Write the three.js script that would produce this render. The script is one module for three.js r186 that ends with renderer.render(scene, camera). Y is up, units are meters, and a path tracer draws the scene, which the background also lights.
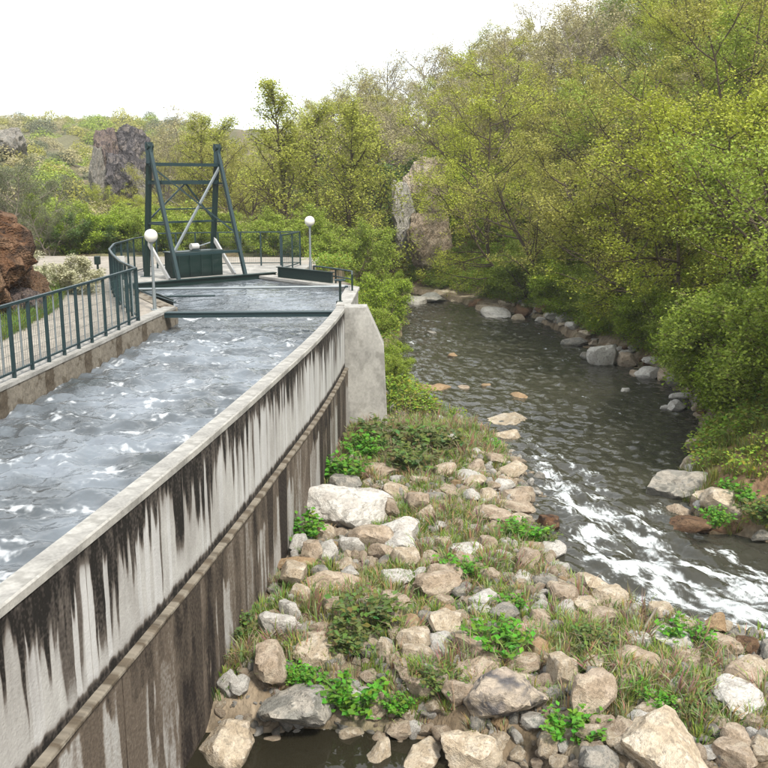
import * as THREE from 'three';
import { mergeGeometries, toCreasedNormals } from 'three/addons/utils/BufferGeometryUtils.js';
import { RoundedBoxGeometry } from 'three/addons/geometries/RoundedBoxGeometry.js';
import { ImprovedNoise } from 'three/addons/math/ImprovedNoise.js';

// ---------------------------------------------------------------- camera, sky, sun, exposure
const scene = new THREE.Scene();
const F = 940, CAM = 6, PITCH = Math.atan(204 / F);          // focal length in photo pixels (768 high), eye height, tilt
const camera = new THREE.PerspectiveCamera(2 * Math.atan(384 / F) * 180 / Math.PI, 1, 0.1, 2000);
camera.position.set(0, CAM, 0);
camera.rotation.x = -PITCH;
scene.add(camera);
const renderer = new THREE.WebGLRenderer({ antialias: true });
renderer.setSize(1024, 1024);
renderer.toneMapping = THREE.LinearToneMapping;
renderer.toneMappingExposure = 2.5;
renderer.shadowMap.enabled = true;

const perlin = new ImprovedNoise();
const N3 = (x, y, z = 0) => perlin.noise(x, y, z);
const fbm = (x, y, z = 0, o = 4) => { let s = 0, a = 0.5; for (let i = 0; i < o; i++) { s += a * N3(x, y, z + i * 7.3); x *= 2.03; y *= 2.03; z *= 2.03; a *= 0.5; } return s; };
const clamp = (v, a = 0, b = 1) => Math.min(b, Math.max(a, v));
const sst = (a, b, v) => { const t = clamp((v - a) / (b - a)); return t * t * (3 - 2 * t); };
const mix = (a, b, t) => a + (b - a) * t;
const RNG = (s) => () => { s = (s + 0x6d2b79f5) | 0; let t = Math.imul(s ^ (s >>> 15), 1 | s); t = (t + Math.imul(t ^ (t >>> 7), 61 | t)) ^ t; return ((t ^ (t >>> 14)) >>> 0) / 4294967296; };

{ // thin bright overcast: air and cloud only
  const w = 512, h = 256, data = new Float32Array(w * h * 4);
  for (let j = 0; j < h; j++) for (let i = 0; i < w; i++) {
    const el = ((j + 0.5) / h - 0.5) * Math.PI, az = (i + 0.5) / w * Math.PI * 2;
    const x = Math.cos(el) * Math.cos(az), z = Math.cos(el) * Math.sin(az), y = Math.sin(el);
    const c = fbm(x * 2.2 + 3, y * 4 + 1, z * 2.2, 4);
    const thin = sst(0.02, 0.32, -c + 0.05);
    const up = clamp(y);
    const k = (j * w + i) * 4, b = 0.8 + 0.2 * c;
    data[k] = b * mix(1, 0.84, thin * 0.6) * mix(1, 0.94, up); data[k + 1] = b * mix(1, 0.94, thin * 0.5) * mix(1.0, 0.98, up); data[k + 2] = b * mix(0.985, 1.06, up * 0.7 + thin * 0.3); data[k + 3] = 1;
  }
  const sky = new THREE.DataTexture(data, w, h, THREE.RGBAFormat, THREE.FloatType);
  sky.mapping = THREE.EquirectangularReflectionMapping; sky.magFilter = THREE.LinearFilter; sky.needsUpdate = true;
  scene.background = sky; scene.environment = sky;
}
const sun = new THREE.DirectionalLight(new THREE.Color(1, 0.94, 0.83), 2.4);
sun.position.set(26, 60, 20);
sun.target.position.set(2, 0, -22);
sun.castShadow = true; sun.shadow.radius = 16; sun.shadow.mapSize.set(2048, 2048);
Object.assign(sun.shadow.camera, { left: -45, right: 45, top: 60, bottom: -60, near: 1, far: 220 });
scene.add(sun, sun.target);

// ---------------------------------------------------------------- helpers
const V = (x, y, z) => new THREE.Vector3(x, y, z);
// photo pixel -> point on the level y = h (D is metres ahead, -z)
function at(px, py, h) {
  const a = (px - 384) / F, b = -(py - 384) / F;
  const dy = b * Math.cos(PITCH) - Math.sin(PITCH), dd = b * Math.sin(PITCH) + Math.cos(PITCH), t = (h - CAM) / dy;
  return { x: a * t, d: dd * t, t };
}
const names = new Map();
function numbered(n) { const k = names.get(n) || 0; names.set(n, k + 1); return k ? `${n}_${String(k).padStart(3, '0')}` : n; }
function shade(o) { o.traverse((m) => { if (m.isMesh) { m.castShadow = true; m.receiveShadow = true; } }); return o; }
function tag(o, label, category, group) { o.userData.label = label; o.userData.category = category; if (group) o.userData.group = group; return o; }
function thing(name, label, category, pos = [0, 0, 0], group) { const g = new THREE.Group(); g.name = numbered(name); g.position.set(...pos); scene.add(g); return tag(g, label, category, group); }
function part(name, geo, mat, parent) { const m = new THREE.Mesh(geo, mat); m.name = name; m.castShadow = m.receiveShadow = true; parent.add(m); return m; }
function struct(name, geo, mat, label, category) { const m = part(numbered(name), geo, mat, scene); m.userData = { kind: 'structure', label, category }; return m; }
const std = (o) => (o.roughness >= 0.85 && !o.metalness ? new THREE.MeshPhysicalMaterial({ specularIntensity: 0.3, ...o }) : new THREE.MeshStandardMaterial(o));
const lin = (r, g, b) => new THREE.Color().setRGB(r, g, b);
const lerpTable = (tab) => (v) => { // [[key, value] ...] rising keys
  if (v <= tab[0][0]) return tab[0][1];
  for (let i = 1; i < tab.length; i++) if (v <= tab[i][0]) { const [a, b] = [tab[i - 1], tab[i]]; return mix(a[1], b[1], (v - a[0]) / (b[0] - a[0])); }
  return tab[tab.length - 1][1];
};
function tex(w, h, fn, srgb = true) { // fn(u, v) -> [r,g,b] 0..1 (linear values when srgb, encoded here)
  const data = new Uint8Array(w * h * 4);
  const enc = (c) => (c <= 0.0031308 ? 12.92 * c : 1.055 * Math.pow(c, 1 / 2.4) - 0.055);
  for (let j = 0; j < h; j++) for (let i = 0; i < w; i++) {
    const c = fn((i + 0.5) / w, (j + 0.5) / h), k = (j * w + i) * 4;
    for (let q = 0; q < 3; q++) data[k + q] = Math.round(255 * clamp(srgb ? enc(Math.max(0, c[q])) : c[q]));
    data[k + 3] = 255;
  }
  const t = new THREE.DataTexture(data, w, h); t.magFilter = THREE.LinearFilter; t.minFilter = THREE.LinearFilter;
  t.wrapS = t.wrapT = THREE.RepeatWrapping; if (srgb) t.colorSpace = THREE.SRGBColorSpace; t.needsUpdate = true; return t;
}
const rep = (t, x, y, ox = 0, oy = 0) => { const c = t.clone(); c.repeat.set(x, y); c.offset.set(ox, oy); c.needsUpdate = true; return c; };
// tileable noise on the unit square (period p cells)
const hash2 = (i, j, s) => { let n = (i * 374761393 + j * 668265263 + s * 982451653) | 0; n = Math.imul(n ^ (n >>> 13), 1274126177); return ((n ^ (n >>> 16)) >>> 0) / 4294967296; };
function tnoise(u, v, p, q, s) { const x = u * p, y = v * q, i = Math.floor(x), j = Math.floor(y), fx = x - i, fy = y - j, a = fx * fx * (3 - 2 * fx), b = fy * fy * (3 - 2 * fy), W = (k, m) => hash2(((k % p) + p) % p, ((m % q) + q) % q, s); return mix(mix(W(i, j), W(i + 1, j), a), mix(W(i, j + 1), W(i + 1, j + 1), a), b); }
function tfbm(u, v, p, s, o = 4) { let t = 0, a = 0.5, n = 0; for (let k = 0; k < o; k++) { t += a * tnoise(u, v, p << k, p << k, s + k); n += a; a *= 0.5; } return t / n; }
function boxUV(geo, k = 1) { // flat-projected uv in metres
  const g = geo.index ? geo.toNonIndexed() : geo, p = g.attributes.position, uv = new Float32Array(p.count * 2), a = V(), b = V(), c = V(), n = V();
  for (let i = 0; i < p.count; i += 3) {
    a.fromBufferAttribute(p, i); b.fromBufferAttribute(p, i + 1); c.fromBufferAttribute(p, i + 2);
    n.copy(b).sub(a).cross(c.clone().sub(a)); const x = Math.abs(n.x), y = Math.abs(n.y), z = Math.abs(n.z);
    [a, b, c].forEach((q, m) => { const r = y >= x && y >= z ? [q.x, q.z] : x >= z ? [q.z, q.y] : [q.x, q.y]; uv[(i + m) * 2] = r[0] * k; uv[(i + m) * 2 + 1] = r[1] * k; });
  }
  g.setAttribute('uv', new THREE.BufferAttribute(uv, 2)); return g;
}
const chBox = (w, h, d, r = 0.01) => new RoundedBoxGeometry(w, h, d, 1, r);
function bar(a, b, w, h = w, r = 0.004) { // square section between two points
  const dir = b.clone().sub(a), L = dir.length(), g = new THREE.BoxGeometry(w, h, L);
  const m = new THREE.Matrix4().lookAt(a, b, Math.abs(dir.y) > 0.98 * L ? V(1, 0, 0) : V(0, 1, 0)); m.setPosition(a.clone().add(b).multiplyScalar(0.5));
  return g.applyMatrix4(m);
}
function rod(a, b, r, seg = 8, r2 = r) { const dir = b.clone().sub(a), g = new THREE.CylinderGeometry(r2, r, dir.length(), seg); g.applyQuaternion(new THREE.Quaternion().setFromUnitVectors(V(0, 1, 0), dir.clone().normalize())); const c = a.clone().add(b).multiplyScalar(0.5); return g.translate(c.x, c.y, c.z); }

// ---------------------------------------------------------------- layout (x to the right, d metres ahead)
const wallX = lerpTable([[2, -3.3], [4, -3.04], [6.2, -2.72], [7.5, -2.52], [8.7, -2.34], [10.3, -2.11], [12, -1.89], [13.2, -1.75], [14.5, -1.6], [15.7, -1.46], [17, -1.32], [18.5, -1.18], [20, -1.06], [21.2, -0.98], [22, -0.935], [24, -0.87], [26.3, -0.82]]);
const kerbX = lerpTable([[2, -6.35], [8, -5.95], [13.4, -5.59], [17.2, -5.32], [20.2, -5.16], [22.3, -4.98]]);
const riverL = lerpTable([[4, 30], [8, 14], [10, 9], [11, 7], [11.9, 5.4], [12.4, 4.45], [13.3, 3.9], [13.7, 3.42], [15, 3.12], [17, 3.08], [19.5, 3.16], [21.8, 3.1], [23.6, 2.6], [24.7, 1.4], [27, 0.75], [29, 0.44], [36, 0.6], [43, 0.95], [47, 0.6], [52, -0.4], [56, -3], [62, -8], [70, -16]]);
const riverR = lerpTable([[4, 40], [8, 22], [11, 14.5], [13, 11], [14.6, 8.6], [15.75, 6.9], [16.5, 5.9], [18.1, 5.6], [19.5, 6.4], [21.8, 7.6], [24, 8.4], [26.4, 8.85], [29.9, 8.9], [33, 7.75], [37.7, 7.5], [43.9, 6.8], [46.7, 4.9], [50.7, 2.9], [56, 0], [62, -5], [70, -13]]);
const riverY = (d) => mix(-0.5, -0.24, sst(12.2, 19.5, d));
const foot = [[15, 8], [12, 12], [8.6, 15], [6.2, 16.6], [6.3, 18.4], [8, 22], [9.4, 27], [9.2, 31], [8.2, 36], [7.4, 43], [5.2, 48], [2, 55], [-3, 64], [-9, 80], [-16, 105], [-30, 160], [-60, 300], [-80, 500]];
function hillS(x, d) { let best = 1e9, side = 1; for (let i = 1; i < foot.length; i++) { const [ax, ad] = foot[i - 1], [bx, bd] = foot[i], ux = bx - ax, ud = bd - ad, t = clamp(((x - ax) * ux + (d - ad) * ud) / (ux * ux + ud * ud)), qx = x - ax - ux * t, qd = d - ad - ud * t, q = Math.hypot(qx, qd); if (q < best) { best = q; side = qx * ud - qd * ux; } } return side >= 0 ? best : -best; }
function H(x, d) {
  const L = riverL(d), R = riverR(d), w = riverY(d), n1 = fbm(x * 0.9 + 11, d * 0.9, 2, 3), n2 = fbm(x * 0.12, d * 0.12, 5, 4);
  let left;
  { // everything west of the river
    const dist = L - x;
    let bar = mix(w - 0.12, 0.02, sst(-0.1, 1.1, dist)) + 0.16 * n1 + 0.1 * sst(1.5, 6, dist);
    const pool = sst(0.55, -0.7, (d - (10.1 - 0.12 * Math.max(0, x + 0.6) - 0.5 * sst(0.4, 1.0, x))) + 0.35 * n1) * sst(2.3, 1.6, x);
    bar = mix(bar, -0.62, pool);
    const bank = w + Math.min(Math.max(dist, 0) * 0.75, 2.9 - w) + 0.2 * n1 * sst(0, 1, dist);
    left = mix(bar, bank, sst(22.8, 25.5, d));
    if (d < 26.3 && x < wallX(d) - 0.22) { left = 0.6; if (x < kerbX(d) - 0.12) left = 2.88; }
    else if (d >= 26.3 && d < 40 && x < -1.6) left = 2.75;
    if (d >= 22.3 && d < 34 && x < -0.9 && x > -9) left = Math.min(left, x > -6.9 - Math.max(0, d - 25) * 0.2 ? 1.2 : 2.9);
    const back = sst(70, 250, d) * 13 + sst(120, 300, d) * 3;
    const edge = -8.6 - 0.10 * (d - 16) - 6 * sst(27, 34, d);
    const rise = Math.max(0, edge - x), lh = 7.5 * (1 - Math.exp(-rise * 0.5 / 7.5)) * (1 - 0.8 * sst(60, 150, d));
    if (d > 36) left = Math.max(left, mix(left, 2.2 + 1.2 * n2, sst(36, 50, d)) * sst(-2, 3, dist));
    if (x < -5) left += lh + 1.5 * n2 * sst(0, 8, rise);
    left += (back + n2 * 3.5 * sst(60, 120, d)) * sst(-2, 12, dist);
  }
  let y = left;
  if (x > L - 0.05 && x < R + 0.05 && d < 75) { const e = Math.min(x - L, R - x); y = Math.min(left, w - 0.1 - 0.55 * sst(0, 1.4, e) + 0.1 * n1); }
  const s = hillS(x, d);
  if (s > -0.6) {
    const cap = mix(30, 20, sst(45, 95, d)) - 6 * sst(100, 180, d);
    const up = w + 0.1 + 0.5 * sst(-0.5, 0.5, s) + 2.2 * n2 * sst(2, 12, s) + 0.25 * n1 + cap * (1 - Math.exp(-Math.max(0, s - 0.3) * 0.72 / cap));
    y = s > 0.4 ? Math.max(y, up) : Math.max(y, mix(y, up, sst(-0.6, 0.4, s)));
  }
  return y;
}
const HR = (x, d) => H(x, d);
function ground(px, py, off = 0) { let h = 0; let p; for (let i = 0; i < 8; i++) { p = at(px, py, h); h = mix(h, Math.max(-0.32, HR(p.x, p.d)) + off, 0.7); } return { x: p.x, y: HR(p.x, p.d), d: p.d, t: p.t }; }

// ---------------------------------------------------------------- shared textures
const grain = tex(512, 512, (u, v) => { const a = tfbm(u, v, 8, 3, 5), b = tfbm(u, v, 40, 9, 2); const c = 0.35 + 0.5 * a + 0.3 * (b - 0.5); return [c, c, c]; }, false);
const ripple = tex(512, 512, (u, v) => { const w = 0.06 * (tnoise(u, v, 6, 6, 70) - 0.5), c = 0.5 * tnoise(u + w, v + w, 7, 8, 71) + 0.3 * tnoise(u + w, v, 15, 17, 72) + 0.2 * tnoise(u, v + w, 31, 29, 73); return [c, c, c]; }, false);
const concreteTone = tex(512, 512, (u, v) => { const a = tfbm(u, v, 5, 21, 5), b = tfbm(u, v, 50, 5, 2), k = 0.275 + 0.22 * (a - 0.5) + 0.09 * (b - 0.5); const spot = sst(0.58, 0.8, tfbm(u, v, 9, 77, 5)); return [mix(k, 0.13, spot * 0.5), mix(k * 0.97, 0.125, spot * 0.5), mix(k * 0.9, 0.11, spot * 0.5)]; });
const rockTone = (c1, c2, c3, seed) => tex(256, 256, (u, v) => {
  const a = tfbm(u, v, 4, seed, 5), b = tfbm(u, v, 3, seed + 40, 3), s = sst(0.62, 0.72, tfbm(u, v, 14, seed + 9, 3)), k = 0.8 + 0.45 * (tfbm(u, v, 32, seed + 3, 2) - 0.5);
  const t = sst(0.35, 0.65, a), q = sst(0.5, 0.68, b);
  return [0, 1, 2].map((i) => mix(mix(c1[i], c2[i], t), c3[i], q * 0.75) * k * mix(1, 0.72, s));
});

// ---------------------------------------------------------------- ground sheet
{
  const axis = (list) => { const o = []; for (const [a, b, s] of list) for (let v = a; v < b - 1e-6; v += s) o.push(v); return o; };
  const xs = [...axis([[-500, -100, 25], [-100, -40, 4], [-40, -12, 1], [-12, -4, 0.4], [-4, 10, 0.16], [10, 24, 0.5], [24, 60, 2], [60, 120, 6], [120, 520, 40]]), 520];
  const ds = [...axis([[-60, 0, 12], [0, 7, 1], [7, 24, 0.16], [24, 50, 0.3], [50, 80, 0.8], [80, 160, 3], [160, 320, 10], [320, 700, 40]]), 700];
  const nx = xs.length, nd = ds.length, pos = new Float32Array(nx * nd * 3), uv = new Float32Array(nx * nd * 2), col = new Float32Array(nx * nd * 3), idx = [];
  const soil = [0.16, 0.122, 0.082], grav = [0.27, 0.222, 0.165], litter = [0.13, 0.095, 0.055], moss = [0.09, 0.11, 0.035], sandy = [0.24, 0.2, 0.14], clay = [0.26, 0.14, 0.08];
  const c = [0, 0, 0], put = (q, t) => { for (let i = 0; i < 3; i++) c[i] = mix(c[i], q[i], t); };
  for (let j = 0; j < nd; j++) for (let i = 0; i < nx; i++) {
    const x = xs[i], d = ds[j], k = j * nx + i, y = H(x, d);
    pos.set([x, y, -d], k * 3); uv.set([x, d], k * 2);
    const n = fbm(x * 0.5, d * 0.5, 9, 4), m = fbm(x * 1.7 + 5, d * 1.7, 3, 3), s = hillS(x, d);
    c[0] = soil[0]; c[1] = soil[1]; c[2] = soil[2];
    put(grav, sst(-0.2, 0.12, m)); put(moss, sst(0.08, 0.35, n) * 0.7);
    if (s > 0) { put(litter, sst(0, 1.5, s)); put(moss, sst(0, 0.25, n) * 0.8); put(clay, sst(0.02, 0.2, fbm(x * 0.13 + 40, d * 0.13, 1, 3)) * 0.5); put(clay, 0.9 * sst(9, 4, Math.hypot(x - 0.5, (d - 66) * 0.6) + 5 * n)); }
    if (x < -5 && d > 30) { put(moss, 0.6); put(litter, sst(0, 0.2, n)); put(sandy, sst(60, 100, d) * sst(0.0, 0.3, n) * 0.8); }
    col.set(c, k * 3);
    if (i < nx - 1 && j < nd - 1) idx.push(k, k + 1, k + nx, k + 1, k + nx + 1, k + nx);
  }
  const g = new THREE.BufferGeometry();
  g.setAttribute('position', new THREE.BufferAttribute(pos, 3)); g.setAttribute('uv', new THREE.BufferAttribute(uv, 2)); g.setAttribute('color', new THREE.BufferAttribute(col, 3));
  g.setIndex(idx); g.computeVertexNormals();
  const speck = tex(512, 512, (u, v) => { const a = tfbm(u, v, 24, 61, 3), b = tfbm(u, v, 6, 15, 4); const k = 0.55 + 0.7 * (a - 0.3) + 0.5 * (b - 0.5); return [k, k * 0.98, k * 0.95]; });
  struct('ground', g, std({ vertexColors: true, map: rep(speck, 0.7, 0.7), bumpMap: rep(grain, 1.3, 1.3), bumpScale: 0.04, roughness: 0.97 }), 'brown stony valley ground with gravel bar and wooded slope', 'ground');
}

// ---------------------------------------------------------------- water
function flowNoise(s, t, sc, st) { return fbm(s * sc, t * st, 3.3, 4); }
{
  // river: white water follows the streamlines of the chute between bar and island
  const x0 = -2, x1 = 14, d0 = 9, d1 = 56;
  const fx = (x, d) => (x - riverL(d)) / Math.max(0.3, riverR(d) - riverL(d));       // 0 at the bar side, 1 at the far bank
  const rapid = (x, d) => { // how rough the water is
    const line = lerpTable([[10, 9.5], [12, 7.0], [13, 5.9], [14, 5.15], [15.5, 4.55], [17, 4.1], [19, 3.85], [21, 3.75], [23, 3.9]])(d);
    const wid = lerpTable([[10, 4], [12, 2.6], [14, 1.75], [15.5, 1.3], [17, 1.05], [19, 0.8], [22, 0.6]])(d);
    return Math.exp(-Math.pow((x - line) / wid, 2)) * sst(24.5, 18, d) + 0.12 * sst(23, 33, d) * sst(47, 34, d);
  };
  const step = (x, d) => { // streamline coordinate: along and across
    const line = lerpTable([[10, 9.5], [12, 7.0], [13, 5.9], [14, 5.15], [15.5, 4.55], [17, 4.1], [19, 3.85], [21, 3.75], [23, 3.9], [30, 4.2], [50, 3.6]])(d);
    return [d, x - line];
  };
  const xs = [], ds = []; for (let x = x0; x <= x1; x += 0.075) xs.push(x); for (let d = d0; d < 26; d += 0.075) ds.push(d); for (let d = 26; d <= d1; d += 0.15) ds.push(d);
  const nx = xs.length, nd = ds.length, pos = new Float32Array(nx * nd * 3), uv = new Float32Array(nx * nd * 2), idx = [];
  for (let j = 0; j < nd; j++) for (let i = 0; i < nx; i++) {
    const x = xs[i], d = ds[j], k = j * nx + i, r = rapid(x, d), [a, b] = step(x, d);
    const y = riverY(d) + r * 0.34 * fbm(a * 0.8 + 0.6 * b, b * 1.5, 4, 4) + (0.02 + 0.05 * r) * N3(a * 2.2, b * 3.6, 8) + 0.045 * N3(x * 1.6 + d * 0.4, d * 2.3, 1) + 0.05 * N3(x * 3.9, d * 4.6, 12) + 0.026 * N3(x * 7, d * 8, 14);
    pos.set([x, y, -d], k * 3); uv.set([(x - x0) / (x1 - x0), (d - d0) / (d1 - d0)], k * 2);
    if (i < nx - 1 && j < nd - 1 && x > riverL(d) - 1.4 && x < riverR(d) + 1.6) idx.push(k, k + 1, k + nx, k + 1, k + nx + 1, k + nx);
  }
  const g = new THREE.BufferGeometry(); g.setAttribute('position', new THREE.BufferAttribute(pos, 3)); g.setAttribute('uv', new THREE.BufferAttribute(uv, 2)); g.setIndex(idx); g.computeVertexNormals();
  const W = 2048, Hh = 2048, foam = new Float32Array(W * Hh);
  for (let j = 0; j < Hh; j++) for (let i = 0; i < W; i++) {
    const x = x0 + (i + 0.5) / W * (x1 - x0), d = d0 + (j + 0.5) / Hh * (d1 - d0);
    if (x < riverL(d) - 1.2 || x > riverR(d) + 1.5) continue;
    const r = rapid(x, d), [a, b] = step(x, d);
    const wob = 0.5 * N3(a * 0.7, b * 0.9, 31);
    const str = fbm(a * 1.3 + 0.9 * b + wob, (b + wob * 0.5) * 1.9, 17, 5), fine = 0.75 * fbm(a * 5 + b * 2, b * 9, 23, 4) + 0.6 * fbm(a * 15 + b * 5, b * 22, 29, 3);
    const thr = mix(0.46, -0.16 - 0.1 * sst(15, 12.5, d), Math.pow(clamp(r), 0.75));
    foam[j * W + i] = sst(thr, thr + 0.3, str + 0.5 * fine) * (0.4 + 0.6 * sst(-0.1, 0.3, str + fine * 0.8));
  }
  const ft = tex(W, Hh, (u, v) => { const f = foam[Math.min(Hh - 1, Math.floor(v * Hh)) * W + Math.min(W - 1, Math.floor(u * W))]; return [mix(0.036, 0.5, f), mix(0.034, 0.53, f), mix(0.026, 0.54, f)]; });
  const fr = tex(W, Hh, (u, v) => { const f = foam[Math.min(Hh - 1, Math.floor(v * Hh)) * W + Math.min(W - 1, Math.floor(u * W))]; const q = mix(0.07, 0.85, f); return [q, q, q]; }, false);
  ft.wrapS = ft.wrapT = fr.wrapS = fr.wrapT = THREE.ClampToEdgeWrapping;
  struct('river_water', g, new THREE.MeshPhysicalMaterial({ map: ft, roughnessMap: fr, roughness: 1, ior: 1.33, bumpMap: rep(ripple, 11, 32), bumpScale: 0.022 }), 'dark rippling river breaking into white rapids beside the stony bar', 'river');
  // the still pool at the foot of the wall
  const pg = new THREE.PlaneGeometry(5.4, 3.4, 90, 56); pg.rotateX(-Math.PI / 2); pg.translate(0.2, -0.33, -8.6);
  const pp = pg.attributes.position; for (let i = 0; i < pp.count; i++) pp.setY(i, -0.33 + 0.004 * N3(pp.getX(i) * 3, pp.getZ(i) * 4, 1) + 0.003 * N3(pp.getX(i) * 8, pp.getZ(i) * 9, 2)); pg.computeVertexNormals();
  struct('pool_water', pg, new THREE.MeshPhysicalMaterial({ color: lin(0.018, 0.016, 0.01), roughness: 0.04, ior: 1.33 }), 'dark still pool between stones at the foot of the concrete wall', 'pool');
}
const canalOut = (d) => d < 22.3 ? wallX(d) - 0.1 : d < 26 ? -0.92 : mix(-0.92, -3.6, (d - 26) / 3.6);
const canalIn = (d) => d < 22.3 ? kerbX(d) + 0.02 : mix(-4.98, -7.4, (d - 22.3) / 4.7);
{
  const rows = [], idx = [], pos = [], uv = [], nA = 74; let j = 0;
  const y0 = 2.62;
  for (let d = 4; d < 31.5; d += 0.055) { rows.push(d); }
  for (const d of rows) {
    const a = canalIn(d), b = canalOut(d);
    for (let i = 0; i <= nA; i++) {
      const x = mix(a, b, i / nA), ch = sst(23.2, 20.6, d), gl = sst(21, 24, d);
      // choppy turbulent discharge below the sill, a glassy sheet above it
      const wx = x + 0.2 * N3(x * 1.3, d * 1.3, 3), wd = d + 0.2 * N3(x * 1.3, d * 1.3, 8);
      let y = y0 + 0.34 * sst(23.4, 27.2, d + 0.35 * (x + 4.5)) + ch * (0.07 * fbm(wx * 0.9, wd * 0.8, 6, 3) + 0.075 * N3(wx * 1.9, wd * 2.2, 4) + 0.06 * N3(wx * 3.4, wd * 4.0, 14) + 0.018 * N3(wx * 5.5, wd * 6, 24));
      y += gl * (0.02 * N3(x * 1.2, d * 3, 5) + 0.012 * N3(x * 4, d * 5, 7)) + 0.10 * Math.exp(-Math.pow((d - 22.9) / 0.35, 2)) * (0.6 + N3(x * 2, d, 3));
      pos.push(x, y, -d); uv.push((x + 8) / 8, (d - 4) / 28);
      if (i < nA && j < rows.length - 1) { const k = j * (nA + 1) + i; idx.push(k, k + 1, k + nA + 1, k + 1, k + nA + 2, k + nA + 1); }
    }
    j++;
  }
  const g = new THREE.BufferGeometry(); g.setAttribute('position', new THREE.Float32BufferAttribute(pos, 3)); g.setAttribute('uv', new THREE.Float32BufferAttribute(uv, 2)); g.setIndex(idx); g.computeVertexNormals();
  const W = 1024, Hh = 2048, foam = new Float32Array(W * Hh), airSky = new Float32Array(W * Hh);
  for (let q = 0; q < Hh; q++) for (let i = 0; i < W; i++) {
    const x = -8 + (i + 0.5) / W * 8, d = 4 + (q + 0.5) / Hh * 28;
    if (x < canalIn(d) - 0.2 || x > canalOut(d) + 0.2) continue;
    const wb = 0.35 * N3(x * 0.8, d * 0.8, 41);
    const str = fbm(x * 2.6 + wb, d * 2.2 + wb, 27, 5), fine = fbm(x * 9, d * 8, 33, 4);
    const amt = 0.66 * sst(23, 20, d) + 0.1 * fbm(x * 0.4, d * 0.3, 2, 2) + 0.9 * Math.exp(-Math.pow((d - 22.9 + 0.25 * N3(x * 1.3, 1, 1)) / 0.22, 2)) + 0.25 * sst(9.5, 7.5, d);
    const thr = mix(0.46, 0.0, clamp(amt));
    foam[q * W + i] = 0.9 * sst(thr, thr + 0.42, str + 0.55 * fine);
    airSky[q * W + i] = (sst(23.5, 20, d) + 0.9 * sst(22.9, 23.4, d)) * sst(-0.35, 0.3, fbm(x * 0.9, d * 0.8, 13, 5));   // entrained air, milky patches; above the sill, sky reflection painted pale into the colour
  }
  const lk = (A, u, v) => A[Math.min(Hh - 1, Math.floor(v * Hh)) * W + Math.min(W - 1, Math.floor(u * W))];
  const ft = tex(W, Hh, (u, v) => { const f = lk(foam, u, v), s = lk(airSky, u, v); return [mix(mix(0.05, 0.13, s), 0.55, f), mix(mix(0.057, 0.148, s), 0.57, f), mix(mix(0.062, 0.168, s), 0.59, f)]; });
  const fr = tex(W, Hh, (u, v) => { const q = mix(0.1, 0.8, lk(foam, u, v)); return [q, q, q]; }, false);
  ft.wrapS = ft.wrapT = fr.wrapS = fr.wrapT = THREE.ClampToEdgeWrapping;
  struct('canal_water', g, new THREE.MeshPhysicalMaterial({ map: ft, roughnessMap: fr, roughness: 1, ior: 1.33, bumpMap: rep(ripple, 6, 21), bumpScale: 0.03 }), 'choppy grey blue water with foam flecks in the concrete canal', 'canal');
}

// ---------------------------------------------------------------- concrete canal
// sweep a closed profile [[n, y] ...] along a plan curve p(s) -> [x, d]; uv = (arc length, height)
function sweep(xOf, dA, dB, prof, step = 0.25, jig = 0) {
  const n = Math.max(1, Math.ceil((dB - dA) / step)), rings = []; let s = 0, prev = null;
  for (let i = 0; i <= n; i++) {
    const d = mix(dA, dB, i / n), e = 0.05, x = xOf(d), tx = xOf(d + e) - xOf(d - e), l = Math.hypot(tx, 2 * e), nx = 2 * e / l, nd = -tx / l;
    if (prev) s += Math.hypot(x - prev[0], d - prev[1]); prev = [x, d];
    rings.push({ s: d, p: prof.map(([a, y], k) => { const w = jig ? jig * N3(d * 3.1, k * 5, 4) : 0; return V(x + nx * (a + w), y + w * 0.5, -(d + nd * (a + w))); }) });
  }
  const pos = [], uv = [], P = prof.length, tri = (a, b, c, ua, ub, uc) => { pos.push(a.x, a.y, a.z, b.x, b.y, b.z, c.x, c.y, c.z); uv.push(...ua, ...ub, ...uc); };
  for (let i = 0; i < n; i++) for (let k = 0; k < P; k++) {
    const A = rings[i].p[k], B = rings[i].p[(k + 1) % P], C = rings[i + 1].p[k], D = rings[i + 1].p[(k + 1) % P], va = prof[k], vb = prof[(k + 1) % P];
    const flat = Math.abs(va[1] - vb[1]) < 1e-6, ya = flat ? va[0] : va[1], yb = flat ? vb[0] : vb[1];
    tri(A, C, B, [rings[i].s, ya], [rings[i + 1].s, ya], [rings[i].s, yb]); tri(B, C, D, [rings[i].s, yb], [rings[i + 1].s, ya], [rings[i + 1].s, yb]);
  }
  for (const [r, f] of [[rings[0], 1], [rings[n], 0]]) for (let k = 1; k < P - 1; k++) { const o = [r.p[0], r.p[k], r.p[k + 1]]; const q = [[prof[0][0], prof[0][1]], prof[k], prof[k + 1]]; f ? tri(o[0], o[1], o[2], q[0], q[1], q[2]) : tri(o[0], o[2], o[1], q[0], q[2], q[1]); }
  const g = new THREE.BufferGeometry(); g.setAttribute('position', new THREE.Float32BufferAttribute(pos, 3)); g.setAttribute('uv', new THREE.Float32BufferAttribute(uv, 2)); g.computeVertexNormals(); return g;
}
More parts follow.
